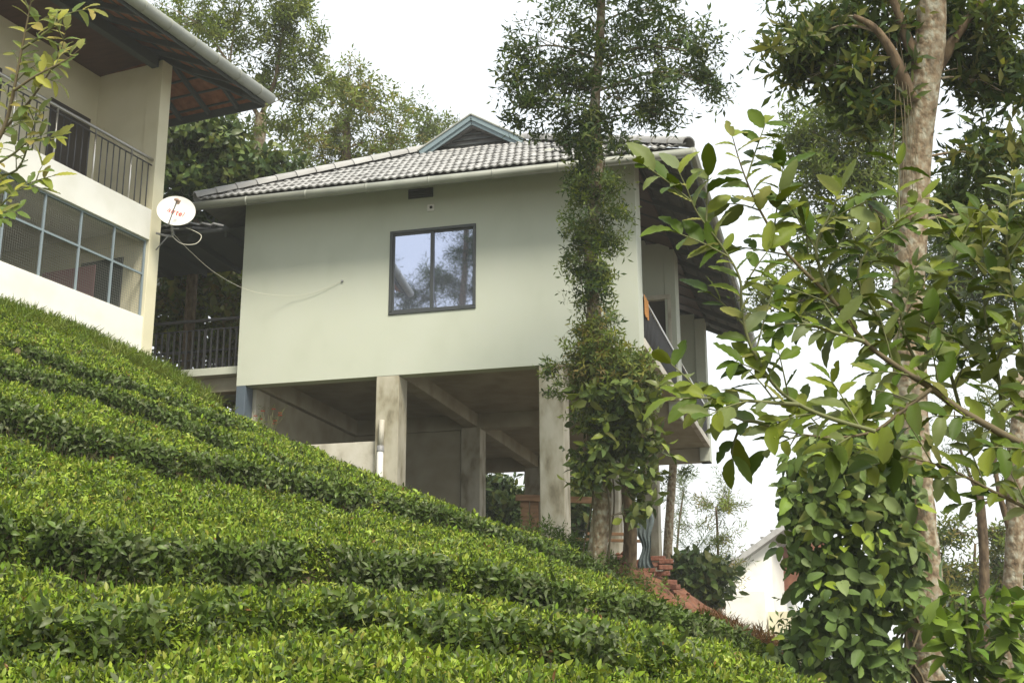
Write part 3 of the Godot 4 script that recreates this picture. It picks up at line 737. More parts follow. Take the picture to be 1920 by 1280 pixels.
func tea():
	tea_noise.seed = 5; tea_noise.frequency = 0.011; tea_noise.fractal_octaves = 3
	var names := ["tea hedge lowest on the slope, nearest the sapling leaves", "tea hedge just above the lowest one on the slope", "broad tea hedge across the middle of the slope", "tea hedge above the broad middle one, running below the stilts", "narrow tea hedge just below the topmost one", "topmost tea hedge along the foot of the white house"]
	var things := []
	for k in 6:
		things.append(thing("tea_hedge", names[k], "hedge", Vector3(-3.0 - k, 1.0 + k * 0.6, -5.0 - k * 2.0), "tea hedges on the slope"))
	# the field on a grid: base height and what tea_at gives
	var step := 0.1
	var nx := 122; var nz := 166
	var ox := -11.8; var oz := -19.7
	var F := PackedFloat32Array(); F.resize(nx * nz)
	var Rw := PackedInt32Array(); Rw.resize(nx * nz)
	var Ct := PackedFloat32Array(); Ct.resize(nx * nz)
	for j in nz:
		for i in nx:
			var x := ox + i * step; var z := oz + j * step
			var t := tea_at(x, z)
			F[j * nx + i] = ground(x, z) + 0.75 + t[0]; Rw[j * nx + i] = t[1]; Ct[j * nx + i] = t[2]
	var top := func(x: float, z: float) -> float:
		var fx := clampf((x - ox) / step, 0.0, nx - 1.01); var fz := clampf((z - oz) / step, 0.0, nz - 1.01)
		var i := int(fx); var j := int(fz)
		fx -= i; fz -= j
		return lerpf(lerpf(F[j * nx + i], F[j * nx + i + 1], fx), lerpf(F[(j + 1) * nx + i], F[(j + 1) * nx + i + 1], fx), fz)
	# the twiggy inside of every hedge
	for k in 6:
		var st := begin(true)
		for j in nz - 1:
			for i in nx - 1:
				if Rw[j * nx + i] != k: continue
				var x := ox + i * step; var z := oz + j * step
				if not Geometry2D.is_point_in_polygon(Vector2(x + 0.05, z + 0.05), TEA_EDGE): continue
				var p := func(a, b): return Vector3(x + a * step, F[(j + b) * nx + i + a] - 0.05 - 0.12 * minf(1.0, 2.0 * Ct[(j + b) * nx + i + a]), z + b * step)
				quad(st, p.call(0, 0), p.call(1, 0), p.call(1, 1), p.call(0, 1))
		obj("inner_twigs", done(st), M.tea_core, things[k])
	# shoots over the top
	var young := [Color(0.21, 0.30, 0.03), Color(0.25, 0.335, 0.036), Color(0.165, 0.25, 0.027), Color(0.30, 0.36, 0.07), Color(0.12, 0.19, 0.025)]
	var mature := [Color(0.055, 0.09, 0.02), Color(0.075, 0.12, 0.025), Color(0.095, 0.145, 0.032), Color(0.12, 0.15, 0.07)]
	var spots := []
	for k in 6: spots.append([])
	var olds := []
	for k in 6: olds.append([])
	var tries := 560000
	for n in tries:
		var x := rng.randf_range(-11.5, 0.4); var z := rng.randf_range(-19.5, -3.2)
		if not Geometry2D.is_point_in_polygon(Vector2(x, z), TEA_EDGE): continue
		if x < -3.6 + (z + 3.2) * 0.92: continue
		var far := clampf(-z / 19.0, 0.25, 1.0)
		var cell := clampi(int((z - oz) / step), 0, nz - 1) * nx + clampi(int((x - ox) / step), 0, nx - 1)
		if Ct[cell] > 0.35: continue
		var patch := tea_noise.get_noise_2d(x * 260.0 + 900.0, z * 260.0)
		var y: float = top.call(x, z)
		var d := Vector3(rng.randfn(0, 0.6), 1.0, rng.randfn(0, 0.6)) + Vector3(0.1, 0, 0.12)
		var size := rng.randf_range(0.75, 1.2) * (1.0 + 0.2 * far)
		var old := rng.randf() < 0.3 - patch * 0.5
		var c := pick(mature if old else young)
		if rng.randf() < 0.035:
			y += rng.randf_range(0.01, 0.045); size *= 1.15
		if rng.randf() < 0.012: c = pick([Color(0.26, 0.22, 0.05), Color(0.2, 0.11, 0.04)])
		spots[Rw[cell]].append([aim(d, Vector3(x, y + rng.randf_range(-0.05, 0.025) + patch * 0.03, z), size), c, rng.randi() % 4])
	# more near the foot of the picture, where every leaf shows
	for n in 170000:
		var x := rng.randf_range(-5.2, 0.3); var z := rng.randf_range(-9.0, -3.3)
		if not Geometry2D.is_point_in_polygon(Vector2(x, z), TEA_EDGE) or x < -3.6 + (z + 3.2) * 0.92: continue
		var cell := clampi(int((z - oz) / step), 0, nz - 1) * nx + clampi(int((x - ox) / step), 0, nx - 1)
		if Ct[cell] > 0.35: continue
		var y: float = top.call(x, z)
		spots[Rw[cell]].append([aim(Vector3(rng.randfn(0, 0.4), 1.0, rng.randfn(0, 0.4)), Vector3(x, y + rng.randf_range(-0.06, 0.02), z), rng.randf_range(0.75, 1.15)), pick(young if rng.randf() < 0.66 else mature), rng.randi() % 4])
	# the shaded flanks: older, larger leaves and bare twigs
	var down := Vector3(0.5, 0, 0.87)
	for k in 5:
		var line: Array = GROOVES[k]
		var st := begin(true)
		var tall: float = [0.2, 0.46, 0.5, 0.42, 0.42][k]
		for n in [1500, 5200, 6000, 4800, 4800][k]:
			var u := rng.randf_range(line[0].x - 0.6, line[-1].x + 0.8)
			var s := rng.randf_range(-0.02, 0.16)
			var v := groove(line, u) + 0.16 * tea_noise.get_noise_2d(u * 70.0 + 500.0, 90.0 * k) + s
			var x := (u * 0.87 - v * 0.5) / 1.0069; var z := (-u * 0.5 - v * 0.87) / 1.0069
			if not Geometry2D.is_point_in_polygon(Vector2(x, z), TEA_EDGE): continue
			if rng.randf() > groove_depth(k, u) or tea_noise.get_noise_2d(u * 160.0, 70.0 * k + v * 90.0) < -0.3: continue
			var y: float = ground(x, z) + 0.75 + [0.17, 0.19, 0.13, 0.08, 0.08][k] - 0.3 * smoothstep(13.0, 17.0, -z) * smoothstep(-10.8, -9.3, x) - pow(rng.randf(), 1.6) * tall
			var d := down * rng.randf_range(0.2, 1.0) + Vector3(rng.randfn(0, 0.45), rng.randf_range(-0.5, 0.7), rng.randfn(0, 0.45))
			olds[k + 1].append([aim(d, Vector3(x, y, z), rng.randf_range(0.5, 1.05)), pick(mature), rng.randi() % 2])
			if n % 4 == 0:
				var a := Vector3(x, ground(x, z) + 0.3, z) - down * 0.05
				tube(st, [a, a + d * 0.07 + Vector3(0, 0.14, 0), a + d * 0.18 + Vector3(0, 0.3, 0)], [0.005, 0.004, 0.002], 4, 0.0, false)
		var tw := obj("twigs", done(st), M.twig, things[k + 1]); tw.set_meta("kind", "stuff")
	for k in 6:
		scatter("shoots", SH.tea, spots[k], M.leaf, things[k])
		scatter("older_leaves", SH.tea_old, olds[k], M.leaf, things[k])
	# single large leaves that stand out on the nearest hedges
	for n in 150:
		var x := rng.randf_range(-4.6, -0.2); var z := rng.randf_range(-8.0, -4.0)
		if x < -3.5 + (z + 3.2) * 0.9: continue
		var o := obj("leaf", SH.big[rng.randi() % 8], leaf_tint(pick(mature + young)), things[tea_at(x, z)[1]], true)
		o.global_transform = aim(Vector3(rng.randfn(0, 0.8), 0.6, rng.randfn(0, 0.8) + 0.2), Vector3(x, top.call(x, z) + 0.01, z), rng.randf_range(0.06, 0.1))
	# grassy weeds along the top hedge and at the foot of the tree
	var weeds := thing("weeds", "loose yellow green weeds growing along the white wall", "weeds", Vector3(-10.6, 6.2, -15.5)); weeds.set_meta("kind", "stuff")
	var ws := []
	for n in 2600:
		var t := rng.randf_range(-0.3, 4.6); var off := absf(rng.randfn(0.15, 0.55))
		var p := Vector3(-10.829, 0, -17.797) + Vector3(-0.1448, 0, 0.9895) * t + Vector3(0.9895, 0, 0.1448) * off
		p.y = ground(p.x, p.z) + 0.72 + rng.randf_range(-0.06, 0.04)
		ws.append([aim(Vector3(rng.randfn(0, 0.35), 1, rng.randfn(0, 0.35)), p, rng.randf_range(0.5, 1.3)), pick([Color(0.16, 0.21, 0.035), Color(0.13, 0.19, 0.03), Color(0.2, 0.23, 0.06)]), rng.randi() % 2])
	scatter("grass_blades", SH.blades, ws, M.leaf_soft, weeds)
	ws = []
	for n in 900:
		var t := rng.randf_range(-0.3, 4.6); var off := absf(rng.randfn(0.1, 0.5))
		var p := Vector3(-10.829, 0, -17.797) + Vector3(-0.1448, 0, 0.9895) * t + Vector3(0.9895, 0, 0.1448) * off
		p.y = ground(p.x, p.z) + 0.74
		ws.append([aim(Vector3(rng.randfn(0, 0.3), 1, rng.randfn(0, 0.3)), p, rng.randf_range(0.3, 0.7)), pick([Color(0.15, 0.22, 0.035), Color(0.11, 0.17, 0.03)]), rng.randi() % 3])
	scatter("leafy_tops", SH.lance, ws, M.leaf_soft, weeds)
	var under := thing("undergrowth", "low green undergrowth round the roots of the vine tree", "undergrowth", Vector3(-3.6, 3.0, -18.6)); under.set_meta("kind", "stuff")
	ws = []
	for n in 1500:
		var p := Vector3(-3.7 + rng.randfn(0, 0.55), 0, -18.7 + rng.randfn(0, 0.4))
		p.y = ground(p.x, p.z) + rng.randf_range(0.1, 0.72)
		ws.append([aim(Vector3(rng.randfn(0, 0.5), 1, rng.randfn(0, 0.5)), p, rng.randf_range(0.4, 0.9)), pick([Color(0.1, 0.16, 0.03), Color(0.07, 0.11, 0.025)]), rng.randi() % 3])
	for n in 2600:
		var f := rng.randf()
		var p := Vector3(lerpf(-2.9, 0.6, f) + rng.randfn(0, 0.35), 0, lerpf(-18.6, -8.0, f) + rng.randfn(0, 0.5))
		p.x += 0.75
		p.y = ground(p.x, p.z) + rng.randf_range(0.0, 0.55)
		ws.append([aim(Vector3(rng.randfn(0, 0.5), 1, rng.randfn(0, 0.5)), p, rng.randf_range(0.4, 0.9)), pick([Color(0.1, 0.16, 0.03), Color(0.07, 0.11, 0.025)]), rng.randi() % 3])
	scatter("small_leaves", SH.lance, ws, M.leaf_soft, under)

var tints := {}
func leaf_tint(c: Color) -> Material:
	# a few shared tones
	var key := "%.2f %.2f %.2f" % [snappedf(c.r, 0.03), snappedf(c.g, 0.03), snappedf(c.b, 0.03)]
	if not tints.has(key):
		var m: StandardMaterial3D = M.leaf_big.duplicate(); m.albedo_color = Color(maxf(c.r, 0.02), maxf(c.g, 0.03), maxf(c.b, 0.01)).linear_to_srgb(); m.vertex_color_use_as_albedo = false
		tints[key] = m
	return tints[key]

# ---------------------------------------------------------------- trees
func radii_for(pts: Array, r0: float, r1: float) -> Array:
	return taper(pts.size(), r0, r1)

func nearest(pts: Array, p: Vector3) -> Vector3:
	var best: Vector3 = pts[0]; var far := 1e9
	for q in pts:
		var d: float = q.distance_to(p - Vector3(0, 0.35 * absf(p.y - q.y), 0)) + (2.0 if q.y > p.y else 0.0)
		if d < far: far = d; best = q
	return best

# a tree: trunk, limbs, one branch to every clump of foliage, leaves through the clumps
func tree(called: String, label: String, trunk: Array, r0: float, r1: float, bark: Material, limbs: Array, sets: Array, group := "", twiggy := true) -> Node3D:
	var t := thing(called, label, "tree", Vector3(trunk[0].x, trunk[0].y, trunk[0].z), group)
	var pts := curve(trunk, 4)
	var foot: Vector3 = pts[0]
	var gy := ground(foot.x, foot.z) - 0.2
	if foot.y > gy: pts.push_front(Vector3(foot.x, gy, foot.z))
	var st := begin(true); tube(st, pts, radii_for(pts, r0, r1), 12 if r0 > 0.08 else 8, 0.06)
	obj("trunk", done(st), bark, t)
	var wood := pts.duplicate()
	for l in limbs:
		var lp := curve(l, 4)
		st = begin(true); tube(st, lp, taper(lp.size(), r1 * 0.5, r1 * 0.16), 8, 0.05); obj("limb", done(st), M.bark, t)
		wood.append_array(lp)
	for s in sets:
		var spots := []
		for b in s.blobs:
			var c: Vector3 = b[0]; var rad := Vector3(b[1], b[2], (b[1] + b[2]) * 0.5)
			if twiggy:
				var from := nearest(wood, c)
				var mid := from.lerp(c, 0.5) + Vector3(rng.randfn(0, 0.06), 0.12 * from.distance_to(c), rng.randfn(0, 0.06))
				st = begin(true)
				var bp := curve([from, mid, c], 4)
				var br := clampf(from.distance_to(c) * 0.018, 0.006, maxf(r1 * 0.5, 0.012))
				tube(st, bp, taper(bp.size(), br, br * 0.45), 6, 0.0, false)
				for k in 6:
					var q := c + ball() * rad * 0.95
					var m2: Vector3 = bp[bp.size() / 2].lerp(q, 0.5) + Vector3(0, 0.05, 0)
					tube(st, [bp[bp.size() / 2 + k % 3], m2, q], [br * 0.5, br * 0.35, br * 0.15], 4, 0.0, false)
				obj("branch", done(st), bark, t)
			var clumps := []
			for i in maxi(3, int(b[3] * s.many / 9.0)): clumps.append(ball())
			for i in int(b[3] * s.many):
				var o: Vector3 = clumps[i % clumps.size()] + Vector3(rng.randfn(0, 0.2), rng.randfn(0, 0.17), rng.randfn(0, 0.2))
				var p := c + o * rad
				var d := o * 0.8 + Vector3(rng.randfn(0, 0.5), rng.randfn(s.lift, 0.45), rng.randfn(0, 0.5))
				spots.append([aim(d, p - d.normalized() * 0.12 * s.size, s.size * rng.randf_range(0.75, 1.25)), pick(s.colors), rng.randi() % SH[s.leaf].size()])
		scatter("foliage", SH[s.leaf], spots, M.leaf if s.leaf == "broad" else M.leaf_soft, t)
	return t

func set_of(leaf: String, blobs: Array, size: float, many: float, lift: float, colors: Array) -> Dictionary:
	return {"leaf": leaf, "blobs": blobs, "size": size, "many": many, "lift": lift, "colors": colors}

func trees():
	var dark := [Color(0.05, 0.085, 0.03), Color(0.06, 0.1, 0.034), Color(0.075, 0.105, 0.045), Color(0.042, 0.072, 0.028)]
	var mid := [Color(0.09, 0.13, 0.036), Color(0.11, 0.15, 0.042), Color(0.08, 0.12, 0.038), Color(0.14, 0.165, 0.05)]
	var fresh := [Color(0.19, 0.23, 0.04), Color(0.16, 0.21, 0.036), Color(0.23, 0.23, 0.05), Color(0.2, 0.16, 0.05), Color(0.13, 0.18, 0.036)]
	# the tree wrapped in vines before the front wall
	tree("vine_tree", "slender tree wrapped in vines before the pale green wall", HT_TRUNK, 0.15, 0.05, M.bark_pale, [], [
		set_of("lance", HT_CROWN, 1.1, 2.2, 0.1, dark + mid),
		set_of("lance", HT_SLEEVE, 0.85, 5.0, -0.2, dark + mid + [fresh[0], fresh[4]]),
		set_of("lance", HT_BUSH.slice(0, 4), 0.85, 6.0, 0.1, fresh + fresh + mid),
		set_of("lance", HT_BUSH.slice(4), 0.85, 4.0, 0.0, mid + [fresh[0], fresh[1], dark[1]]),
		set_of("broad", HT_VINE, 0.95, 2.3, -0.1, mid + [fresh[1], fresh[0]])])
	var ht := get_node("vine_tree")
	for k in 5:
		var st := begin(true); var pts := []
		for i in 10:
			var a := k * 1.3 + i * 0.45
			pts.append(HT_TRUNK[i] + Vector3(cos(a), 0, sin(a)) * (0.17 - 0.008 * i + rng.randf_range(0, 0.05)))
		tube(st, curve(pts, 4), taper(37, 0.014, 0.006), 5, 0.0, false); obj("vine_stem", done(st), M.twig, ht)
	tree("slim_tree", "slim grey trunk beside the hanging cloth", ST1, 0.11, 0.09, M.bark, [], [])
	tree("slim_tree", "slim straight trunk rising behind the stilt house", ST2, 0.13, 0.09, M.bark_pale, [], [set_of("lance", ST2_CROWN, 1.4, 2.0, 0.0, dark + mid)])
	# the big trunk on the right
	tree("pepper_tree", "tall pale trunk with lichen and a thick pepper vine", BT_TRUNK, 0.165, 0.13, M.bark_pale, [BT_L1, BT_L2, BT_L3], [
		set_of("lance", BT_CROWN, 1.4, 1.9, -0.3, mid + [dark[1], dark[2], Color(0.2, 0.2, 0.06)])])
	pepper_vine()
	tree("shade_tree", "hazy green tree behind the tall pale trunk", MB1_TRUNK, 0.2, 0.1, M.bark, [], [set_of("lance", MB1_CROWN, 1.35, 5.6, 0.0, [mid[1], mid[3], fresh[4], fresh[1]])], "trees behind the tall trunk")
	tree("shade_tree", "darker green tree filling the gap beside the tall trunk", MB2_TRUNK, 0.2, 0.1, M.bark, [], [set_of("lance", MB2_CROWN, 1.35, 5.5, 0.0, mid + dark)], "trees behind the tall trunk")
	tree("pale_barked_tree", "leaning pale barked trunk with white patches", PB_TRUNK, 0.13, 0.09, M.bark_pale, [PB_L], [])
	tree("forked_tree", "thin forked tree with feathery crown behind the pale barked trunk", TB_TRUNK, 0.1, 0.07, M.bark, [TB_L1, TB_L2], [set_of("feather", TB_CROWN, 1.2, 1.8, -0.2, mid)])
	tree("bushy_tree", "yellow green bushy tree low behind the forked tree", RB_TRUNK, 0.07, 0.03, M.bark, [], [set_of("lance", RB_MASS, 1.5, 6.0, 0.1, mid + fresh)])
	tree("sapling", "sapling with broad yellow green leaves beside the tall trunk", SAP_STEM, 0.02, 0.008, M.twig_green, [], [set_of("broad", SAP_LEAF, 0.95, 0.6, 0.1, [Color(0.12, 0.19, 0.028), Color(0.16, 0.24, 0.03), Color(0.09, 0.15, 0.026)])])
	# left background
	var bg := "trees behind the houses"
	tree("tall_tree", "tall open tree with forked trunk behind the roof gutter", LB_TRUNK, 0.24, 0.14, M.bark_pale, [LB_L1, LB_L2], [set_of("lance", LB_CROWN, 1.5, 3.2, 0.0, [mid[1], mid[3], fresh[4], fresh[1], fresh[0]])], bg)
	tree("tall_tree", "broad yellow green tree rising behind the grey roof", LB2_TRUNK, 0.2, 0.1, M.bark, [], [set_of("lance", LB2_CROWN, 1.5, 3.8, 0.1, [mid[1], mid[3]] + fresh)], bg)
	tree("tall_tree", "far grey green tree beside the small gable", LB3_TRUNK, 0.2, 0.1, M.bark, [], [set_of("lance", LB3_CROWN, 1.6, 4.2, 0.1, [mid[1], mid[3], fresh[4]])], bg)
	tree("coffee_tree", "dense dark tree between the white house and the grey roof", CO_TRUNK, 0.12, 0.06, M.bark, [], [set_of("broad", CO_CROWN, 1.1, 5.5, -0.1, dark + mid)], bg)
	tree("coffee_tree", "broad leaved tree behind the covered walkway", WK_TRUNK, 0.12, 0.06, M.bark, [], [set_of("broad", WK_CROWN, 1.1, 3.2, -0.2, fresh + [mid[3]])], bg)
	tree("coffee_tree", "broad leaved tree seen between the stilts", UH1_TRUNK, 0.14, 0.1, M.bark_pale, [], [set_of("broad", UH1_CROWN, 1.3, 5.0, -0.2, mid + dark)], bg)
	tree("shrub", "small yellow green shrub before the lime wall", [Vector3(-9.9, 4.5, -32.5), Vector3(-9.9, 6.5, -32.6)], 0.03, 0.02, M.bark, [], [set_of("lance", UH2_CROWN, 1.5, 2.4, 0.2, fresh)])
	tree("shrub", "tangled bushes at the foot of the pepper vine", LS_TRUNK, 0.05, 0.03, M.bark, [], [set_of("lance", LS_CROWN, 1.3, 3.0, 0.1, mid + dark)])
	tree("shrub", "rounded broad leaved shrub beyond the brick pile", SH_TRUNK, 0.05, 0.03, M.bark, [], [set_of("broad", SH_CROWN, 1.1, 4.6, -0.4, mid + dark)])
	tree("feathery_tree", "thin feathery tree beside the far white house", SL_TRUNK, 0.06, 0.03, M.bark, [], [set_of("feather", SL_CROWN, 1.7, 2.6, 0.1, mid + fresh)])
	tree("feathery_tree", "very faint feathery tree in the haze", HZ_TRUNK, 0.07, 0.04, M.bark, [], [set_of("feather", HZ_CROWN, 2.4, 1.6, 0.0, mid)])
	# a spiky palm
	var pm := thing("palm", "small spiky palm above the rounded shrub", "palm", PALM_AT)
	for k in 18:
		var st := begin(true)
		var a := k * 2.4; var d := Vector3(cos(a) * 0.8, 0.5 + 0.6 * rng.randf(), sin(a) * 0.8).normalized()
		for i in 14:
			var s := (i + 1) / 14.0
			var sd := d.cross(Vector3.UP).normalized() * (1.0 if i % 2 else -1.0)
			add_leaf(st, PALM_AT + d * 0.9 * s * (1.0 - 0.1 * s), (d + sd * 0.7).normalized(), Vector3.UP, 0.35, 0.03, 0.4, 2, Color(0.07, 0.12, 0.035))
		obj("frond", done(st), M.leaf_soft, pm)
	var ps := begin(true); tube(ps, [Vector3(PALM_AT.x, ground(PALM_AT.x, PALM_AT.z) - 0.2, PALM_AT.z), PALM_AT], [0.12, 0.1], 8); obj("trunk", done(ps), M.bark, pm)
	# trees behind the photographer, mirrored in the window
	var R := Vector3(-12.4, 4.2, 0.2)
	var rb := []
	for q in [[-0.6, 11.0, 0.9, 40], [0.6, 12.0, 0.8, 36], [-1.6, 10.2, 0.7, 30], [-0.2, 13.4, 0.9, 36], [-2.2, 8.8, 0.7, 26], [0.5, 9.4, 0.7, 30], [-2.9, 11.2, 0.5, 12], [0.9, 10.6, 0.7, 30], [-0.8, 8.0, 0.8, 30], [0.1, 7.0, 0.8, 26]]:
		rb.append([R + Vector3(q[0], q[1], rng.randf_range(-0.6, 0.6)), q[2], q[2] * 0.7, q[3]])
	tree("reflected_tree", "tree behind the photographer, mirrored in the window", [R, R + Vector3(0.1, 4, 0), R + Vector3(-0.05, 8, 0), R + Vector3(0.2, 11, 0), R + Vector3(0.3, 15, 0)], 0.22, 0.07, M.bark, [[R + Vector3(0, 8.5, 0), R + Vector3(-0.8, 9.8, 0), R + Vector3(-0.9, 12, 0)], [R + Vector3(0.1, 9, 0), R + Vector3(-1.2, 9.6, 0.2), R + Vector3(-2.6, 10.8, 0.2)]], [set_of("feather", rb, 1.7, 4.5, 0.0, dark)])

func pepper_vine():
	var t := thing("pepper_vine", "thick pepper vine with heart shaped leaves climbing the tall trunk", "vine", BT_TRUNK[0])
	var st := begin(true)
	for k in 9:
		var pts := []
		for i in range(1, 9):
			var q: Vector3 = BT_TRUNK[mini(i / 2 + 0, 5)].lerp(BT_TRUNK[mini(i / 2 + 1, 6)], (i % 2) * 0.5)
			pts.append(q + Vector3(-0.16 + rng.randfn(0, 0.08), rng.randf_range(-0.1, 0.1), 0.12 + rng.randfn(0, 0.06)))
		tube(st, curve(pts, 3), [0.012, 0.012], 5, 0.0, false)
	var sm := obj("stem", done(st), M.twig, t); sm.set_meta("label", "climbing stems along the trunk")
	# vine strings hanging from the fork
	for k in 5:
		var a: Vector3 = BT_TRUNK[11] + Vector3(-0.19 - 0.03 * k, rng.randf_range(0.0, 0.4), 0.14)
		st = begin(true); tube(st, curve([a, a + Vector3(0.02, -0.6, 0.02), a + Vector3(-0.03 * k * 0.5, -1.3 - rng.randf() * 0.5, 0.03)], 4), [0.006, 0.004], 5, 0.0, false); obj("hanging_stem", done(st), M.twig, t)
	var tones := [Color(0.085, 0.135, 0.036), Color(0.115, 0.17, 0.045), Color(0.07, 0.11, 0.032), Color(0.15, 0.195, 0.075), Color(0.09, 0.14, 0.038), Color(0.24, 0.3, 0.035), Color(0.17, 0.24, 0.035)]
	var single := 0
	var rest := []
	var toward := Vector3(-0.1, 0.1, 1.0)
	for b in BT_VINE:
		for i in int(b[3] * 1.9):
			var o := ball()
			var p: Vector3 = b[0] + o * Vector3(b[1], b[2], b[1]) * rng.randf_range(0.85, 1.2)
			var d := Vector3(rng.randfn(0, 0.7) + o.x * 0.7, -0.55 + rng.randfn(0, 0.55), rng.randfn(0.25, 0.6))
			var sz := 0.08 + 0.13 * pow(rng.randf(), 1.4)
			# the blade hangs from its stalk and shows its upper side outwards
			var y := d.normalized(); var x := y.cross(toward + Vector3(rng.randfn(0, 0.9), rng.randfn(0.5, 0.8), 0)).normalized()
			var tr := Transform3D(Basis(x, y, x.cross(y)) * sz, p)
			var c: Color = tones[rng.randi() % (7 if rng.randf() < 0.4 else 5)]
			if single < 295 and o.z > -0.1:
				var l := obj("leaf", SH.heart[rng.randi() % 5], leaf_tint(c * rng.randf_range(0.85, 1.15)), t, true); l.global_transform = tr; single += 1
			else:
				rest.append([tr, c * rng.randf_range(0.8, 1.2), rng.randi() % 5])
	# the dense inside of the vine
	for b in BT_VINE:
		for i in int(b[3] * 2.6):
			var o := ball()
			var y := Vector3(rng.randfn(0, 0.6), -0.7 + rng.randfn(0, 0.5), rng.randfn(0.1, 0.5)).normalized(); var x := y.cross(toward).normalized()
			rest.append([Transform3D(Basis(x, y, x.cross(y)) * rng.randf_range(0.08, 0.14), b[0] + o * Vector3(b[1], b[2], b[1]) * 0.95 - Vector3(0, 0, 0.25)), pick(tones.slice(0, 5)), rng.randi() % 5])
	scatter("small_leaves", SH.heart, rest, M.leaf_big, t)

# stems with large single leaves; beyond most, the leaves are copies in one part
func leafy_stems(t: Node3D, stems: Array, r0: float, leaf_len: Vector2, gap: float, tones: Array, most: int, twig_every: float, twig_len: float):
	var count := 0
	var rest := []
	var all := []
	for s in stems.size():
		var pts := curve(stems[s], 5)
		all.append([pts, r0 if s == 0 else r0 * 0.5, s])
	# side twigs
	for s in stems.size():
		var pts: Array = all[s][0]
		var run := 0.0; var next := twig_every * (2.5 if s == 0 else 0.8); var turn := 1.0
		for i in pts.size() - 3:
			run += pts[i].distance_to(pts[i + 1])
			if run > next:
				next += twig_every * rng.randf_range(0.7, 1.3)
				var d: Vector3 = (pts[i + 1] - pts[i]).normalized()
				var side := d.cross(Vector3(0.2, 0.3, 0.9)).normalized() * turn
				turn = -turn
				var e := (d * 0.7 + side * 0.7 + Vector3(0, 0.15, rng.randfn(0, 0.4))).normalized()
				var L := twig_len * rng.randf_range(0.6, 1.2)
				all.append([curve([pts[i], pts[i] + e * L * 0.5 + Vector3(0, 0.01, 0), pts[i] + e * L + Vector3(0, 0.05 * L, 0)], 4), r0 * 0.22, 99])
	for q in all:
		var pts: Array = q[0]
		var st := begin(true)
		tube(st, pts, taper(pts.size(), q[1], r0 * 0.1), 8, 0.03, false)
		var br := obj("branch" if q[2] < 99 else "twig", done(st), M.twig if q[2] < 3 else M.twig_green, t)
		var run := 0.0; var turn := 1.0
		var next := gap * (6.0 if q[2] == 0 else 1.0)
		var places := []
		for i in pts.size() - 1:
			run += pts[i].distance_to(pts[i + 1])
			while run > next:
				next += gap * rng.randf_range(0.65, 1.25)
				places.append(i + 1)
		places.append(-1)
		for i in places:
			var d: Vector3 = (pts[i] - pts[i - 1]).normalized() if i > 0 else (pts[-1] - pts[-2]).normalized()
			var side := d.cross(Vector3(0.2, 0.5, 0.85)).normalized() * turn
			turn = -turn
			var y := (d * rng.randf_range(0.4, 0.9) + side * (rng.randf_range(0.5, 1.0) if i > 0 else 0.1) + Vector3(0, rng.randf_range(-0.3, 0.12), rng.randfn(0.0, 0.4))).normalized()
			var x := y.cross(Vector3(rng.randfn(0, 0.4), 1.0, 0.75 + rng.randfn(0, 0.5))).normalized()
			var c: Color = tones[rng.randi() % tones.size()]
			var tr := Transform3D(Basis(x, y, x.cross(y)) * rng.randf_range(leaf_len.x, leaf_len.y), pts[i])
			if count < most:
				var l := obj("leaf", SH.big[rng.randi() % 8], leaf_tint(c), br, true); l.global_transform = tr
				count += 1
			else:
				rest.append([tr, c, rng.randi() % 8])
	scatter("more_leaves", SH.big, rest, M.leaf_big, t)

func near_branches():
	var t := thing("large_leaved_tree", "near branches with large glossy green leaves reaching before the pale trunk", "tree", Vector3(3.2, 0.0, -3.6))
	var p: Vector3 = FG_STEMS[0][0]
	var q: Vector3 = FG_STEMS[2][0]
	var st := begin(true); tube(st, curve([Vector3(p.x + 0.5, ground(p.x + 0.5, p.z) - 0.2, p.z), Vector3(p.x + 0.35, 1.2, p.z), Vector3(p.x + 0.15, 2.0, p.z), p], 4), [0.07, 0.068, 0.066, 0.06, 0.056, 0.05, 0.046, 0.042, 0.038, 0.034, 0.03, 0.028, 0.026], 10, 0.04)
	obj("trunk", done(st), M.bark, t)
	st = begin(true); tube(st, [Vector3(p.x + 0.3, 1.55, p.z), q.lerp(p, 0.3), q], [0.03, 0.024, 0.018], 8); obj("limb", done(st), M.bark, t)
	leafy_stems(t, FG_STEMS, 0.015, Vector2(0.065, 0.13), 0.033, [Color(0.06, 0.1, 0.009), Color(0.08, 0.12, 0.01), Color(0.048, 0.085, 0.009), Color(0.105, 0.14, 0.012), Color(0.14, 0.17, 0.02), Color(0.12, 0.15, 0.045)], 298, 0.1, 0.2)
	var t2 := thing("leafy_sapling", "thin sapling with yellowing leaves before the white house balcony", "tree", Vector3(-4.4, 1.5, -3.6))
	var b: Vector3 = TL_STEMS[0][0]; var g := ground(b.x - 0.2, b.z)
	st = begin(true); tube(st, curve([Vector3(b.x - 0.2, g - 0.2, b.z), Vector3(b.x - 0.1, (g + b.y) / 2.0, b.z), b], 4), taper(9, 0.03, 0.02), 8, 0.04); obj("trunk", done(st), M.bark, t2)
	st = begin(true); tube(st, [b, TL_STEMS[4][0]], [0.016, 0.01], 6); tube(st, [b, TL_STEMS[7][0]], [0.016, 0.01], 6); obj("limb", done(st), M.bark, t2)
	leafy_stems(t2, TL_STEMS, 0.012, Vector2(0.045, 0.09), 0.028, [Color(0.07, 0.11, 0.018), Color(0.09, 0.13, 0.02), Color(0.05, 0.085, 0.016), Color(0.24, 0.24, 0.035), Color(0.15, 0.18, 0.03), Color(0.22, 0.18, 0.05)], 298, 0.1, 0.1)

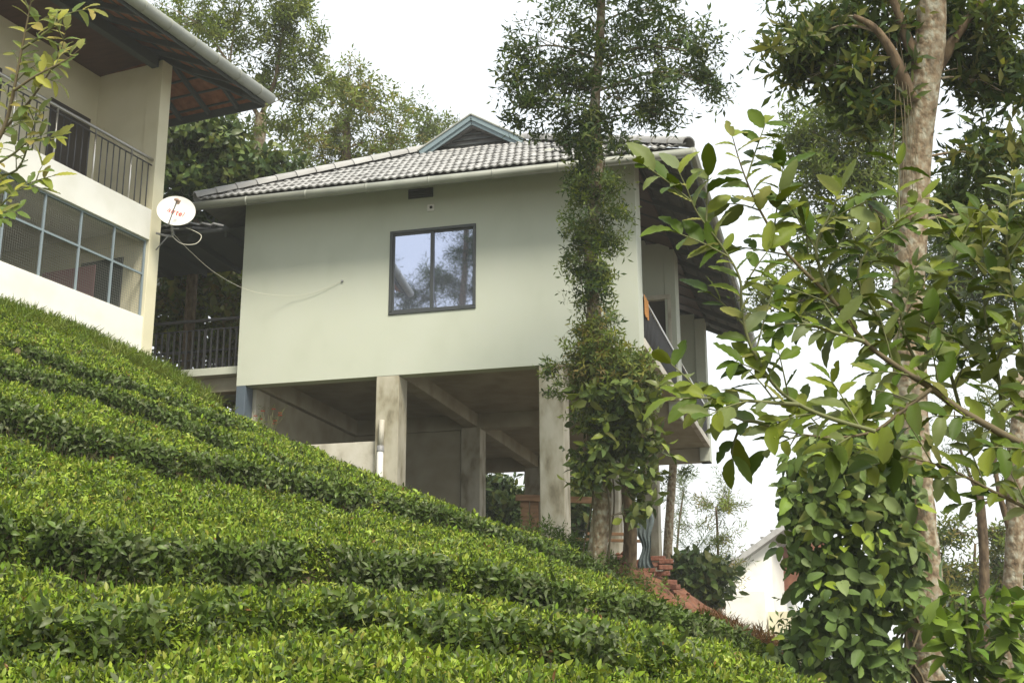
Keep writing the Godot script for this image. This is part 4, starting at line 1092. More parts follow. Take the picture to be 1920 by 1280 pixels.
# ---------------------------------------------------------------- small things
func small_things():
	# satellite dish on the white corner pillar
	var c := Vector3(-10.38, 9.13, -17.5)
	var ds := thing("satellite_dish", "white satellite dish with red lettering on the white corner pillar", "satellite dish", c)
	var n := Vector3(0.36, 0.24, 0.83).normalized()
	var x := Vector3.UP.cross(n).normalized(); var y := n.cross(x)
	var roll := -0.35
	var bs := Basis(x, y, n) * Basis(Vector3.BACK, roll)
	var st := begin(true)
	var R := 0.315
	var pt := func(i, k, back): return c + bs * Vector3(cos(TAU * k / 40.0) * R * i / 8.0, sin(TAU * k / 40.0) * R * 0.92 * i / 8.0, 0.07 * pow(i / 8.0, 2.0) - back)
	for i in 8:
		for k in 40:
			quad(st, pt.call(i, k, 0.0), pt.call(i + 1, k, 0.0), pt.call(i + 1, k + 1, 0.0), pt.call(i, k + 1, 0.0))
			quad(st, pt.call(i, k, 0.006), pt.call(i, k + 1, 0.006), pt.call(i + 1, k + 1, 0.006), pt.call(i + 1, k, 0.006))
	for k in 40: quad(st, pt.call(8, k, -0.002), pt.call(8, k + 1, -0.002), pt.call(8, k + 1, 0.012), pt.call(8, k, 0.012))
	var rf := obj("reflector", done(st), M.dish, ds)
	var tm := TextMesh.new(); tm.text = "airtel"; tm.font_size = 14; tm.pixel_size = 0.0085; tm.depth = 0.003
	var tx := obj("lettering", tm, M.red, rf, true); tx.global_transform = Transform3D(bs, c + bs * Vector3(-0.01, 0.0, 0.016))
	var arm_low := c + bs * Vector3(0.0, -0.30, 0.06); var arm_top := c + bs * Vector3(0.02, 0.02, 0.30)
	st = begin(); bar(st, arm_low, arm_top, 0.02, 0.02, n, 0.003); obj("feed_arm", done(st), M.grey_plastic, ds)
	st = begin(true); tube(st, [arm_top + bs * Vector3(0, 0.02, 0.04), arm_top + bs * Vector3(0, 0.03, -0.07)], [0.028, 0.034], 10); tube(st, [arm_top + bs * Vector3(-0.05, 0.03, 0.0), arm_top + bs * Vector3(0.05, 0.03, 0.0)], [0.022, 0.022], 8)
	obj("receiver", done(st), plain(0.45, 0.30, 0.24, 0.6), ds)
	st = begin(true)
	var wall := Vector3(-10.80, 8.86, -17.62)
	tube(st, curve([c + bs * Vector3(0, -0.05, -0.02), c + bs * Vector3(0, -0.2, -0.12), Vector3(-10.5, 8.78, -17.62), wall], 4), [0.02, 0.02], 8)
	tube(st, [Vector3(-10.55, 8.80, -17.6), Vector3(-10.81, 8.58, -17.66)], [0.012, 0.012], 6)
	tube(st, [Vector3(-10.5, 8.78, -17.6), Vector3(-10.42, 8.86, -17.5), Vector3(-10.3, 8.83, -17.45)], [0.012, 0.012], 6)
	obj("bracket", done(st), M.grey_plastic, ds)
	# cable from the dish to the wall
	var cb := thing("cable", "thin pale cable hanging from the dish to the green wall", "cable", Vector3(-8.29, 8.42, -19.58))
	st = begin(true); tube(st, curve([Vector3(-10.46, 8.80, -17.6), Vector3(-10.35, 8.62, -17.95), Vector3(-10.2, 8.42, -18.6), Vector3(-9.85, 8.26, -19.2), Vector3(-9.28, 8.21, -19.5), Vector3(-8.78, 8.25, -19.56), Vector3(-8.29, 8.42, -19.58)], 6), [0.0032, 0.0032], 6); obj("cord", done(st), M.cable, cb)
	st = begin(true); tube(st, curve([Vector3(-10.5, 8.78, -17.6), Vector3(-10.3, 8.62, -17.6), Vector3(-10.1, 8.64, -17.7), Vector3(-10.05, 8.8, -17.75), Vector3(-10.25, 8.9, -17.6)], 6), [0.006, 0.006], 6); obj("loop", done(st), M.cable, cb)
	bx("clip", M.grey_plastic, cb, Vector3(-8.31, 8.40, -19.57), Vector3(-8.27, 8.44, -19.6))
	# pipe on the front column
	var pp := thing("drain_pipe", "white plastic pipe strapped to the front column", "pipe", Vector3(-7.5, 4.6, -19.55))
	st = begin(true); tube(st, [Vector3(-7.49, 4.2, -19.54), Vector3(-7.49, 5.36, -19.54)], [0.055, 0.055], 12); obj("lower_pipe", done(st), M.pvc, pp)
	st = begin(true); tube(st, [Vector3(-7.49, 5.46, -19.55), Vector3(-7.48, 5.9, -19.56)], [0.045, 0.045], 12); obj("upper_pipe", done(st), M.concrete_pale, pp)
	st = begin(true); tube(st, [Vector3(-7.49, 5.36, -19.545), Vector3(-7.49, 5.38, -19.545), Vector3(-7.49, 5.46, -19.548)], [0.064, 0.06, 0.058], 12); obj("coupling", done(st), M.grey_plastic, pp)
	# towel on the balcony rail
	var tw := thing("towel", "orange towel hung over the balcony railing", "towel", Vector3(-3.1, 7.6, -20.45))
	st = begin(true)
	for i in 8:
		for k in 7:
			var q := func(a, b):
				var ang: float = (b - 2.0) * 0.55
				var over := Vector3(-3.14 + 0.036 * cos(clampf(PI / 2 - ang, 0.0, PI)), 7.93 + 0.036 * sin(clampf(PI / 2 - ang, 0.0, PI)), -20.28 - a * 0.055)
				return over + Vector3(0.012 * sin(a * 1.9), -maxf(0.0, b - 4.0) * 0.11 - maxf(0.0, 1.0 - b) * 0.12, 0)
			quad(st, q.call(i, k), q.call(i + 1, k), q.call(i + 1, k + 1), q.call(i, k + 1))
	obj("fabric", done(st), M.towel, tw)
	# cloth hung on the slim trunk
	var cl := thing("hanging_cloth", "dark blue grey cloth hanging from the slim trunk", "cloth", Vector3(-3.05, 3.3, -19.15))
	st = begin(true)
	for i in 12:
		for k in 14:
			var q := func(a, b):
				var s: float = b / 14.0
				var w: float = 0.09 + 0.035 * sin(s * 7.0) + 0.02 * s
				return Vector3(-3.02 + (a / 12.0 - 0.5) * 2.0 * w + 0.02 * sin(b * 0.9), 4.15 - s * 0.86, -19.05 + 0.035 * sin(a * 1.9 + b * 0.35))
			quad(st, q.call(i, k), q.call(i + 1, k), q.call(i + 1, k + 1), q.call(i, k + 1))
	obj("fabric", done(st), M.cloth, cl)
	# planks between the stilts
	var fe := thing("plank_fence", "rough brown plank fence between the stilts", "fence", Vector3(-4.6, 3.6, -21.0))
	for q in [[Vector3(-5.55, 4.72, -21.0), Vector3(-4.0, 4.60, -21.0), 0.11], [Vector3(-4.9, 4.0, -21.05), Vector3(-3.3, 3.86, -20.6), 0.05], [Vector3(-4.2, 4.0, -20.5), Vector3(-3.3, 3.95, -20.4), 0.05]]:
		st = begin(); bar(st, q[0], q[1], 0.03, q[2]); obj("plank", done(st), M.plank, fe)
	for k in 3:
		st = begin(); bar(st, Vector3(-5.4 + k * 0.17, 3.2, -21.05), Vector3(-5.4 + k * 0.17, 4.68, -21.05), 0.15, 0.025, Vector3.BACK); obj("board", done(st), M.plank, fe)
	# red soil bank
	var sb := thing("soil_bank", "bare red soil bank below the last stilts", "soil bank", Vector3(-2.7, 2.4, -19.4))
	st = begin(true)
	var nz := FastNoiseLite.new(); nz.seed = 9; nz.frequency = 1.4; nz.fractal_octaves = 4
	var g := []
	for j in 28:
		var row := []
		for i in 44:
			var px := -3.9 + i * 0.075; var pz := -20.9 + j * 0.1
			var edge := minf(minf(i, 43 - i) / 6.0, minf(j, 27 - j) / 6.0)
			var hgt := lerpf(3.58, 2.1, clampf((px + 3.6) / 2.2, 0, 1)) + 0.12 * nz.get_noise_2d(px * 2.0, pz * 2.0) + 0.05 * nz.get_noise_2d(px * 9.0, pz * 9.0) + 0.18 * clampf(-19.3 - pz, -0.5, 0.4)
			row.append(Vector3(px, lerpf(ground(px, pz) - 0.1, hgt, smoothstep(0.0, 1.0, edge)), pz))
		g.append(row)
	for j in 27:
		for i in 43: quad(st, g[j][i], g[j][i + 1], g[j + 1][i + 1], g[j + 1][i])
	obj("soil", done(st), M.soil, sb)
	for k in 40:
		st = begin(true)
		var p: Vector3 = g[rng.randi_range(6, 26)][rng.randi_range(4, 40)] + Vector3(0, 0.02, 0); var r := rng.randf_range(0.02, 0.06)
		tube(st, [p - Vector3(0, r * 0.6, 0), p - Vector3(0, r * 0.2, 0), p + Vector3(0, r * 0.5, 0)], [r * 0.6, r, r * 0.4], 6, 0.25); obj("clod", done(st), M.soil, sb)
	# bricks
	var br: Material = M.old_brick
	var k2 := 0
	for q in [[-3.06, 3.30, -19.5, 0.2], [-2.84, 3.24, -19.5, -0.1], [-2.95, 3.38, -19.52, 0.1], [-2.8, 3.33, -19.48, 0.5], [-3.12, 3.40, -19.55, -0.3], [-2.72, 3.1, -19.4, 0.9], [-2.9, 3.47, -19.5, 0.0], [-2.66, 3.02, -19.3, -0.6], [-2.78, 3.42, -19.5, 0.15]]:
		st = begin(); cbox(st, Transform3D(Basis(Vector3.UP, q[3]), Vector3(q[0], q[1], q[2])), Vector3(0.11, 0.036, 0.05), 0.006)
		var b := obj("brick", done(st), br, self); b.name = numbered("brick")
		tag(b, "red brick in the loose pile beside the last stilt", "brick", "bricks piled beside the last stilt")
		k2 += 1
	# red flowering plant by the corner column
	var fp := thing("flowering_plant", "small plant with red flowers by the blue column", "plant", Vector3(-9.4, 5.4, -19.3))
	var base := Vector3(-9.42, 5.55, -19.3)
	var sp := []
	for k in 16:
		st = begin(true); var tip := base + Vector3(rng.randfn(0, 0.16), rng.randf_range(0.35, 0.62), rng.randfn(0, 0.08))
		tube(st, [base + Vector3(0, -0.4, 0), base.lerp(tip, 0.6) + Vector3(0, 0.05, 0), tip], [0.006, 0.004, 0.003], 4); obj("stem", done(st), M.twig_green, fp)
		sp.append([aim(tip - base, tip, 0.35), pick([Color(0.1, 0.15, 0.03), Color(0.07, 0.11, 0.03)]), rng.randi() % 3])
		if k % 2 == 0:
			st = begin(true)
			for i in 5:
				var a := TAU * i / 5.0
				add_leaf(st, tip, Vector3(cos(a), 0.3, sin(a)), Vector3.UP, 0.045, 0.04, 0.3, 3, Color(0.45, 0.04, 0.03))
			obj("flower", done(st), M.leaf_soft, fp)
	scatter("foliage", SH.lance, sp, M.leaf_soft, fp)
	# dry brown grass beside the far end of the tea
	var dg := thing("dry_grass", "dry red brown grass tufts at the far edge of the tea", "grass", Vector3(-1.8, 2.2, -17.5)); dg.set_meta("kind", "stuff")
	sp = []
	for k in 420:
		var f := rng.randf()
		var p := Vector3(lerpf(-2.1, -1.1, f) + rng.randfn(0, 0.08), 0, lerpf(-18.2, -17.4, f) + rng.randfn(0, 0.15))
		p.y = lerpf(2.45, 2.0, f) + rng.randf_range(-0.1, 0.1)
		sp.append([aim(Vector3(rng.randfn(0, 0.3), 1, rng.randfn(0, 0.3)), p, rng.randf_range(0.6, 1.2)), pick([Color(0.16, 0.07, 0.035), Color(0.12, 0.06, 0.03), Color(0.2, 0.12, 0.06)]), rng.randi() % 2])
	scatter("dry_blades", SH.blades, sp, M.leaf_soft, dg)

# ---------------------------------------------------------------- measured places
const GROUND_AT := [Vector3(-3.16,-4.31,-0.02548),Vector3(-2.32,-4.75,0.01519),Vector3(-1.45,-5.41,0.01418),Vector3(-0.49,-7.38,0.02315),Vector3(-4.82,-6.44,-0.00753),Vector3(-3.48,-7.08,-0.01551),Vector3(-2.37,-8.86,0.00070),Vector3(-7.38,-19.60,-0.01128),Vector3(-4.59,-19.60,0.03450),Vector3(-11.25,-14.60,-0.00144),Vector3(-10.75,-17.80,0.00979),Vector3(-3.91,-19.42,-0.00246),Vector3(-1.60,-15.49,0.00077),Vector3(-3.05,-18.62,-0.02436),Vector3(-9.80,-19.40,0.00786),Vector3(-8.55,-19.50,-0.02165),Vector3(-6.62,-17.59,-0.01525),Vector3(-7.75,-17.69,-0.01061),Vector3(-5.42,-17.59,-0.00981),Vector3(-4.21,-17.81,0.03158),Vector3(-2.85,-17.42,0.00093),Vector3(-2.08,-16.36,-0.00266),Vector3(-1.18,-14.06,0.00749),Vector3(-9.27,-18.35,0.00299),Vector3(-10.11,-14.78,0.01569),Vector3(-4.50,-24.60,-0.00123),Vector3(-9.50,-24.60,0.01648),Vector3(-4.50,-30.00,0.00855),Vector3(-9.00,-30.00,-0.01199),Vector3(-16.00,-24.00,-0.00449),Vector3(-20.00,-12.00,-0.00287),Vector3(-16.00,-4.00,0.00371),Vector3(3.00,-20.00,-0.00476),Vector3(2.50,-13.00,-0.00929),Vector3(2.20,-7.00,-0.00709),Vector3(8.00,-30.00,-0.00619),Vector3(0.00,0.00,0.00498),Vector3(-6.00,0.00,-0.00739),Vector3(-14.00,4.00,0.00450),Vector3(0.00,8.00,-0.00123),Vector3(-6.00,-45.00,0.00211),Vector3(18.00,-10.00,-0.00039),Vector3(-45.00,-60.00,0.00052),Vector3(40.00,-60.00,0.00143),Vector3(0.00,-90.00,-0.00154),Vector3(-60.00,10.00,-0.00063),Vector3(60.00,10.00,0.00069),Vector3(0.00,60.00,-0.00066)]
const GROUND_PLANE := [20.31546,-0.18006,-0.01918]
const GROOVE_E := [Vector2(-0.69,6.04),Vector2(-0.25,6.02),Vector2(0.28,6.65),Vector2(0.78,6.87),Vector2(1.08,6.79),Vector2(1.49,6.20),Vector2(2.01,6.12)]
const GROOVE_D := [Vector2(-0.97,8.05),Vector2(-0.47,8.12),Vector2(0.05,8.16),Vector2(0.60,8.28),Vector2(1.02,8.51),Vector2(1.49,8.56),Vector2(2.01,8.87),Vector2(2.47,8.71),Vector2(2.72,8.60),Vector2(3.31,9.19),Vector2(3.85,9.61),Vector2(4.95,10.59)]
const GROOVE_C := [Vector2(-1.48,11.40),Vector2(-0.86,11.17),Vector2(-0.18,11.31),Vector2(0.55,11.67),Vector2(1.39,11.79),Vector2(2.10,12.16),Vector2(2.56,12.53),Vector2(3.31,12.73),Vector2(4.31,13.23),Vector2(5.40,14.39)]
const GROOVE_B := [Vector2(-1.78,13.26),Vector2(-1.23,13.15),Vector2(-0.29,13.57),Vector2(0.34,12.97),Vector2(1.18,12.68)]
const GROOVE_A := [Vector2(-1.75,14.30),Vector2(-1.36,14.30),Vector2(-0.86,14.25),Vector2(-0.58,14.46),Vector2(0.04,14.16)]
const HT_TRUNK := [Vector3(-3.72,2.99,-18.46),Vector3(-3.60,3.59,-18.32),Vector3(-3.49,4.19,-18.18),Vector3(-3.48,4.79,-18.02),Vector3(-3.47,5.54,-17.81),Vector3(-3.42,6.44,-17.57),Vector3(-3.42,7.04,-17.40),Vector3(-3.41,7.64,-17.23),Vector3(-3.31,8.24,-17.09),Vector3(-3.21,8.99,-16.91),Vector3(-3.19,9.74,-16.70),Vector3(-3.05,10.65,-16.48),Vector3(-2.94,11.70,-16.22),Vector3(-2.85,12.37,-16.05)]
const HT_CROWN := [[Vector3(-3.15,10.87,-16.40),0.93,0.62,95],[Vector3(-3.89,10.05,-16.43),0.70,0.43,75],[Vector3(-2.70,9.82,-16.81),0.70,0.47,75],[Vector3(-3.62,9.52,-16.65),0.62,0.31,55],[Vector3(-1.82,10.53,-16.85),0.62,0.39,60],[Vector3(-1.59,10.11,-17.02),0.40,0.35,30],[Vector3(-3.27,9.26,-16.82),0.58,0.27,55],[Vector3(-4.15,10.57,-16.21),0.39,0.35,25],[Vector3(-2.94,11.70,-16.22),1.48,0.54,110],[Vector3(-2.26,9.63,-16.98),0.39,0.22,16],[Vector3(-4.17,9.75,-16.44),0.39,0.27,22],[Vector3(-2.15,11.09,-16.60),0.70,0.47,55],[Vector3(-2.51,10.34,-16.71),0.70,0.43,55],[Vector3(-3.56,10.42,-16.41),0.54,0.47,50]]
const HT_SLEEVE := [[Vector3(-3.41,8.62,-16.85),0.43,0.35,34],[Vector3(-3.12,8.43,-16.98),0.35,0.43,30],[Vector3(-3.49,7.98,-17.01),0.35,0.39,26],[Vector3(-3.25,7.76,-17.14),0.32,0.35,26],[Vector3(-3.40,7.24,-17.24),0.37,0.35,32],[Vector3(-3.20,7.31,-17.27),0.27,0.31,14],[Vector3(-3.64,7.54,-17.09),0.19,0.27,6]]
const HT_BUSH := [[Vector3(-3.34,6.37,-17.45),0.45,0.31,52],[Vector3(-3.52,5.92,-17.53),0.35,0.39,40],[Vector3(-3.14,5.96,-17.62),0.45,0.46,60],[Vector3(-2.88,6.03,-17.67),0.29,0.35,28],[Vector3(-3.45,5.36,-17.70),0.37,0.42,50],[Vector3(-3.24,5.21,-17.80),0.35,0.39,40],[Vector3(-4.04,6.00,-17.37),0.17,0.20,8],[Vector3(-3.20,6.77,-17.37),0.15,0.17,6],[Vector3(-3.99,5.66,-17.47),0.15,0.19,4]]
const HT_VINE := [[Vector3(-3.18,5.62,-17.54),0.46,0.31,26],[Vector3(-3.01,5.40,-17.65),0.42,0.38,34],[Vector3(-2.89,4.96,-17.80),0.32,0.27,22],[Vector3(-3.39,4.81,-17.71),0.38,0.23,18],[Vector3(-2.70,5.59,-17.68),0.15,0.31,8],[Vector3(-2.94,4.37,-17.96),0.21,0.38,16],[Vector3(-3.49,4.41,-17.80),0.31,0.17,14],[Vector3(-2.97,3.96,-18.06),0.17,0.23,8],[Vector3(-3.76,4.74,-17.63),0.19,0.23,6]]
const ST1 := [Vector3(-3.28,3.22,-19.05),Vector3(-3.22,3.80,-18.90),Vector3(-3.21,4.34,-18.75),Vector3(-3.19,4.88,-18.61),Vector3(-3.18,5.34,-18.48)]
const ST2 := [Vector3(-4.55,3.96,-31.91),Vector3(-4.45,4.98,-31.65),Vector3(-4.31,6.00,-31.40),Vector3(-4.20,6.77,-31.21),Vector3(-4.03,8.05,-30.90)]
const ST2_CROWN := [[Vector3(-4.59,6.64,-31.14),0.37,0.26,8],[Vector3(-4.04,6.71,-31.27),0.32,0.21,5],[Vector3(-3.62,9.84,-30.50),0.79,0.79,20]]
const BT_TRUNK := [Vector3(0.53,1.05,-12.63),Vector3(0.56,1.61,-12.48),Vector3(0.59,2.08,-12.35),Vector3(0.60,2.55,-12.23),Vector3(0.59,3.11,-12.07),Vector3(0.58,3.67,-11.91),Vector3(0.60,4.23,-11.75),Vector3(0.63,4.79,-11.61),Vector3(0.68,5.35,-11.46),Vector3(0.76,5.91,-11.33),Vector3(0.84,6.47,-11.19),Vector3(0.95,6.98,-11.07),Vector3(1.01,7.30,-11.00),Vector3(1.05,7.77,-10.88),Vector3(1.11,8.24,-10.76)]
const BT_L1 := [Vector3(0.93,6.93,-11.08),Vector3(0.79,7.26,-10.95),Vector3(0.72,7.54,-10.86),Vector3(0.56,7.87,-10.72)]
const BT_L2 := [Vector3(0.80,6.65,-11.02),Vector3(0.71,6.93,-10.92),Vector3(0.63,7.12,-10.84),Vector3(0.51,7.30,-10.76),Vector3(0.34,7.40,-10.69)]
const BT_L3 := [Vector3(0.99,6.93,-11.21),Vector3(1.20,7.26,-11.17),Vector3(1.38,7.49,-11.15),Vector3(1.64,7.82,-11.13)]
const BT_L4 := [Vector3(0.74,5.87,-11.22),Vector3(0.40,5.80,-11.15),Vector3(0.16,5.69,-11.12)]
const BT_CROWN := [[Vector3(0.12,7.48,-11.04),0.45,0.25,60],[Vector3(0.41,7.19,-11.19),0.40,0.30,62],[Vector3(-0.30,7.27,-10.98),0.27,0.20,24],[Vector3(-0.08,7.07,-11.10),0.22,0.22,18],[Vector3(0.63,7.53,-11.16),0.35,0.25,40],[Vector3(0.48,6.79,-11.33),0.30,0.22,30],[Vector3(1.49,7.50,-11.39),0.45,0.35,70],[Vector3(1.64,6.92,-11.60),0.35,0.40,60],[Vector3(1.27,7.07,-11.46),0.22,0.30,26],[Vector3(1.49,6.25,-11.75),0.40,0.35,55],[Vector3(1.22,5.73,-11.82),0.25,0.30,26],[Vector3(0.80,7.93,-11.09),1.09,0.25,90],[Vector3(0.24,6.79,-11.26),0.20,0.17,12],[Vector3(1.64,5.68,-11.95),0.25,0.30,24]]
const BT_VINE := [[Vector3(-0.16,3.46,-11.34),0.35,0.28,60],[Vector3(-0.30,3.01,-11.43),0.28,0.33,52],[Vector3(0.15,3.37,-11.45),0.37,0.33,64],[Vector3(0.19,2.92,-11.58),0.35,0.37,70],[Vector3(-0.25,2.52,-11.58),0.33,0.33,60],[Vector3(0.15,2.45,-11.71),0.35,0.35,66],[Vector3(-0.14,2.11,-11.72),0.40,0.28,62],[Vector3(0.11,1.84,-11.87),0.33,0.28,50],[Vector3(0.44,3.28,-11.55),0.21,0.26,26],[Vector3(-0.37,2.07,-11.67),0.23,0.28,26],[Vector3(0.45,2.78,-11.69),0.19,0.28,22],[Vector3(-0.41,3.33,-11.31),0.16,0.19,16],[Vector3(-0.54,3.17,-11.32),0.13,0.14,9],[Vector3(-0.49,2.72,-11.46),0.16,0.19,14],[Vector3(0.07,3.71,-11.33),0.33,0.19,30],[Vector3(0.35,2.31,-11.80),0.22,0.33,26],[Vector3(-0.08,1.68,-11.86),0.37,0.23,34],[Vector3(-0.59,1.82,-11.68),0.23,0.21,18],[Vector3(0.33,3.64,-11.42),0.23,0.23,24]]
const LS_TRUNK := [Vector3(-0.64,1.24,-20.31),Vector3(-0.58,1.86,-20.15),Vector3(-0.52,2.40,-20.01)]
const LS_CROWN := [[Vector3(-0.50,2.63,-19.95),0.40,0.48,22],[Vector3(-0.97,2.13,-19.97),0.48,0.36,24],[Vector3(-0.20,2.01,-20.21),0.48,0.40,24],[Vector3(-1.37,1.90,-19.93),0.36,0.24,14],[Vector3(-0.84,1.74,-20.11),0.56,0.28,22]]
const MB1_TRUNK := [Vector3(1.15,3.38,-25.55),Vector3(1.28,7.27,-24.48),Vector3(1.25,9.22,-23.93),Vector3(0.67,10.69,-23.36)]
const MB1_CROWN := [[Vector3(0.38,12.00,-22.92),0.86,0.66,60],[Vector3(-0.18,11.08,-23.03),0.66,0.71,55],[Vector3(0.58,10.78,-23.31),0.86,0.81,70],[Vector3(-0.08,9.81,-23.41),0.71,0.61,40],[Vector3(1.04,11.76,-23.16),0.71,0.81,50],[Vector3(-0.43,11.66,-22.80),0.40,0.45,16],[Vector3(-0.84,8.74,-23.51),0.71,0.61,30],[Vector3(0.77,9.42,-23.75),0.71,0.71,40],[Vector3(0.03,8.64,-23.77),0.81,0.61,36]]
const MB2_TRUNK := [Vector3(1.30,3.53,-27.69),Vector3(1.38,7.11,-26.70),Vector3(1.78,8.59,-26.40),Vector3(2.81,9.64,-26.37)]
const MB2_CROWN := [[Vector3(2.85,10.17,-26.24),1.09,0.87,70],[Vector3(2.16,9.43,-26.26),0.77,0.66,40],[Vector3(3.41,9.22,-26.65),0.87,0.87,55],[Vector3(2.52,8.59,-26.59),0.98,0.66,45],[Vector3(3.66,11.12,-26.19),0.66,0.87,35],[Vector3(2.38,10.91,-25.90),0.55,0.77,30]]
const PB_TRUNK := [Vector3(1.55,0.88,-16.70),Vector3(1.65,1.73,-16.49),Vector3(1.75,2.46,-16.31),Vector3(1.85,3.19,-16.13),Vector3(1.89,3.74,-15.99),Vector3(1.95,4.29,-15.85),Vector3(2.09,5.14,-15.65)]
const PB_L := [Vector3(1.83,3.26,-16.11),Vector3(1.73,3.68,-15.96),Vector3(1.69,4.05,-15.85),Vector3(1.70,4.35,-15.77)]
const TB_TRUNK := [Vector3(2.05,1.53,-24.16),Vector3(2.11,2.78,-23.82),Vector3(2.18,3.76,-23.57),Vector3(2.18,4.57,-23.34),Vector3(2.15,5.01,-23.21)]
const TB_L1 := [Vector3(2.16,4.74,-23.29),Vector3(2.01,5.19,-23.12),Vector3(1.87,5.73,-22.93),Vector3(1.86,6.17,-22.80)]
const TB_L2 := [Vector3(2.17,4.61,-23.33),Vector3(2.47,4.74,-23.37),Vector3(2.73,5.28,-23.29)]
const TB_CROWN := [[Vector3(2.02,5.91,-22.92),0.55,0.42,26],[Vector3(2.57,6.17,-23.00),0.55,0.46,26],[Vector3(1.80,5.37,-23.01),0.32,0.37,10],[Vector3(2.41,5.19,-23.23),0.37,0.37,12],[Vector3(2.79,5.55,-23.23),0.37,0.55,16]]
const RB_MASS := [[Vector3(2.37,3.94,-32.15),0.88,0.63,40],[Vector3(3.20,3.69,-32.44),0.76,0.76,40],[Vector3(2.53,2.85,-32.50),1.01,0.63,45],[Vector3(3.48,2.60,-32.82),0.76,0.76,35],[Vector3(2.20,5.04,-31.79),0.50,0.44,14],[Vector3(3.29,4.91,-32.12),0.50,0.50,16],[Vector3(1.82,3.21,-32.21),0.57,0.76,30],[Vector3(3.61,4.30,-32.38),0.57,0.63,26],[Vector3(2.71,1.99,-32.79),1.14,0.50,40],[Vector3(2.01,4.06,-32.02),0.38,0.50,14]]
const RB_TRUNK := [Vector3(2.39,1.02,-32.97),Vector3(2.53,2.60,-32.57),Vector3(2.67,3.82,-32.26),Vector3(2.79,4.79,-32.02)]
const SAP_STEM := [Vector3(0.69,1.12,-9.43),Vector3(0.70,1.44,-9.35),Vector3(0.70,1.71,-9.27),Vector3(0.70,1.99,-9.19),Vector3(0.70,2.16,-9.14)]
const SAP_LEAF := [[Vector3(0.68,1.95,-9.20),0.18,0.14,16],[Vector3(0.80,1.71,-9.30),0.21,0.14,22],[Vector3(0.59,1.71,-9.24),0.14,0.13,14],[Vector3(0.92,1.88,-9.28),0.11,0.14,9],[Vector3(1.01,2.16,-9.23),0.09,0.14,6]]
const LB_TRUNK := [Vector3(-14.18,12.09,-27.59),Vector3(-13.98,13.38,-27.28),Vector3(-13.89,14.16,-27.08),Vector3(-13.75,15.07,-26.87),Vector3(-13.66,15.56,-26.75)]
const LB_L1 := [Vector3(-13.70,15.40,-26.79),Vector3(-13.90,15.79,-26.62),Vector3(-14.14,16.05,-26.49),Vector3(-14.35,16.76,-26.23)]
const LB_L2 := [Vector3(-13.66,15.53,-26.76),Vector3(-13.27,16.37,-26.63),Vector3(-13.09,17.15,-26.46),Vector3(-12.90,17.93,-26.29)]
const LB_CROWN := [[Vector3(-14.68,17.54,-25.92),1.28,0.81,85],[Vector3(-15.55,18.07,-25.54),1.08,0.81,60],[Vector3(-12.90,17.86,-26.31),0.67,0.74,50],[Vector3(-12.99,16.63,-26.63),0.67,0.67,40],[Vector3(-13.87,16.24,-26.50),0.61,0.47,22],[Vector3(-14.56,15.72,-26.47),0.67,0.47,24],[Vector3(-13.67,17.15,-26.30),0.67,0.67,26],[Vector3(-13.97,18.32,-25.89),1.21,0.67,50],[Vector3(-12.54,18.31,-26.28),0.54,0.67,26],[Vector3(-12.50,17.14,-26.62),0.48,0.67,30],[Vector3(-12.73,15.85,-26.92),0.67,0.61,34],[Vector3(-13.42,15.20,-26.92),0.67,0.61,26],[Vector3(-12.19,16.10,-26.99),0.54,0.54,20]]
const LB2_TRUNK := [Vector3(-13.48,13.10,-31.78),Vector3(-13.28,14.85,-31.34),Vector3(-13.12,16.02,-31.06),Vector3(-13.06,17.18,-30.74)]
const LB2_CROWN := [[Vector3(-13.12,18.06,-30.48),0.98,0.83,55],[Vector3(-12.43,17.47,-30.83),1.14,0.83,60],[Vector3(-13.65,16.75,-30.71),1.21,0.83,65],[Vector3(-11.77,16.45,-31.29),0.83,0.76,40],[Vector3(-12.97,16.02,-31.10),1.36,0.76,70],[Vector3(-14.45,15.88,-30.74),1.06,0.76,50]]
const LB3_TRUNK := [Vector3(-13.06,15.34,-37.70),Vector3(-12.85,17.05,-37.27),Vector3(-12.75,18.41,-36.92)]
const LB3_CROWN := [[Vector3(-12.66,19.60,-36.61),0.97,0.79,45],[Vector3(-13.42,18.58,-36.69),0.97,0.71,35],[Vector3(-12.20,18.92,-36.92),0.71,0.79,30],[Vector3(-13.81,17.90,-36.78),1.06,0.71,26]]
const CO_TRUNK := [Vector3(-12.71,9.70,-22.22),Vector3(-12.59,10.65,-21.98),Vector3(-12.44,11.60,-21.75),Vector3(-12.32,12.34,-21.58)]
const CO_CROWN := [[Vector3(-12.61,12.45,-21.47),0.60,0.55,50],[Vector3(-11.99,12.34,-21.67),0.55,0.49,45],[Vector3(-12.78,11.60,-21.66),0.49,0.60,50],[Vector3(-12.15,11.60,-21.83),0.60,0.55,50],[Vector3(-11.61,11.70,-21.95),0.55,0.49,35],[Vector3(-11.08,11.70,-22.09),0.55,0.44,28],[Vector3(-12.93,10.97,-21.80),0.44,0.33,20]]
const WK_TRUNK := [Vector3(-13.28,7.38,-23.79),Vector3(-13.20,8.26,-23.56),Vector3(-13.09,9.14,-23.35),Vector3(-13.08,9.79,-23.16)]
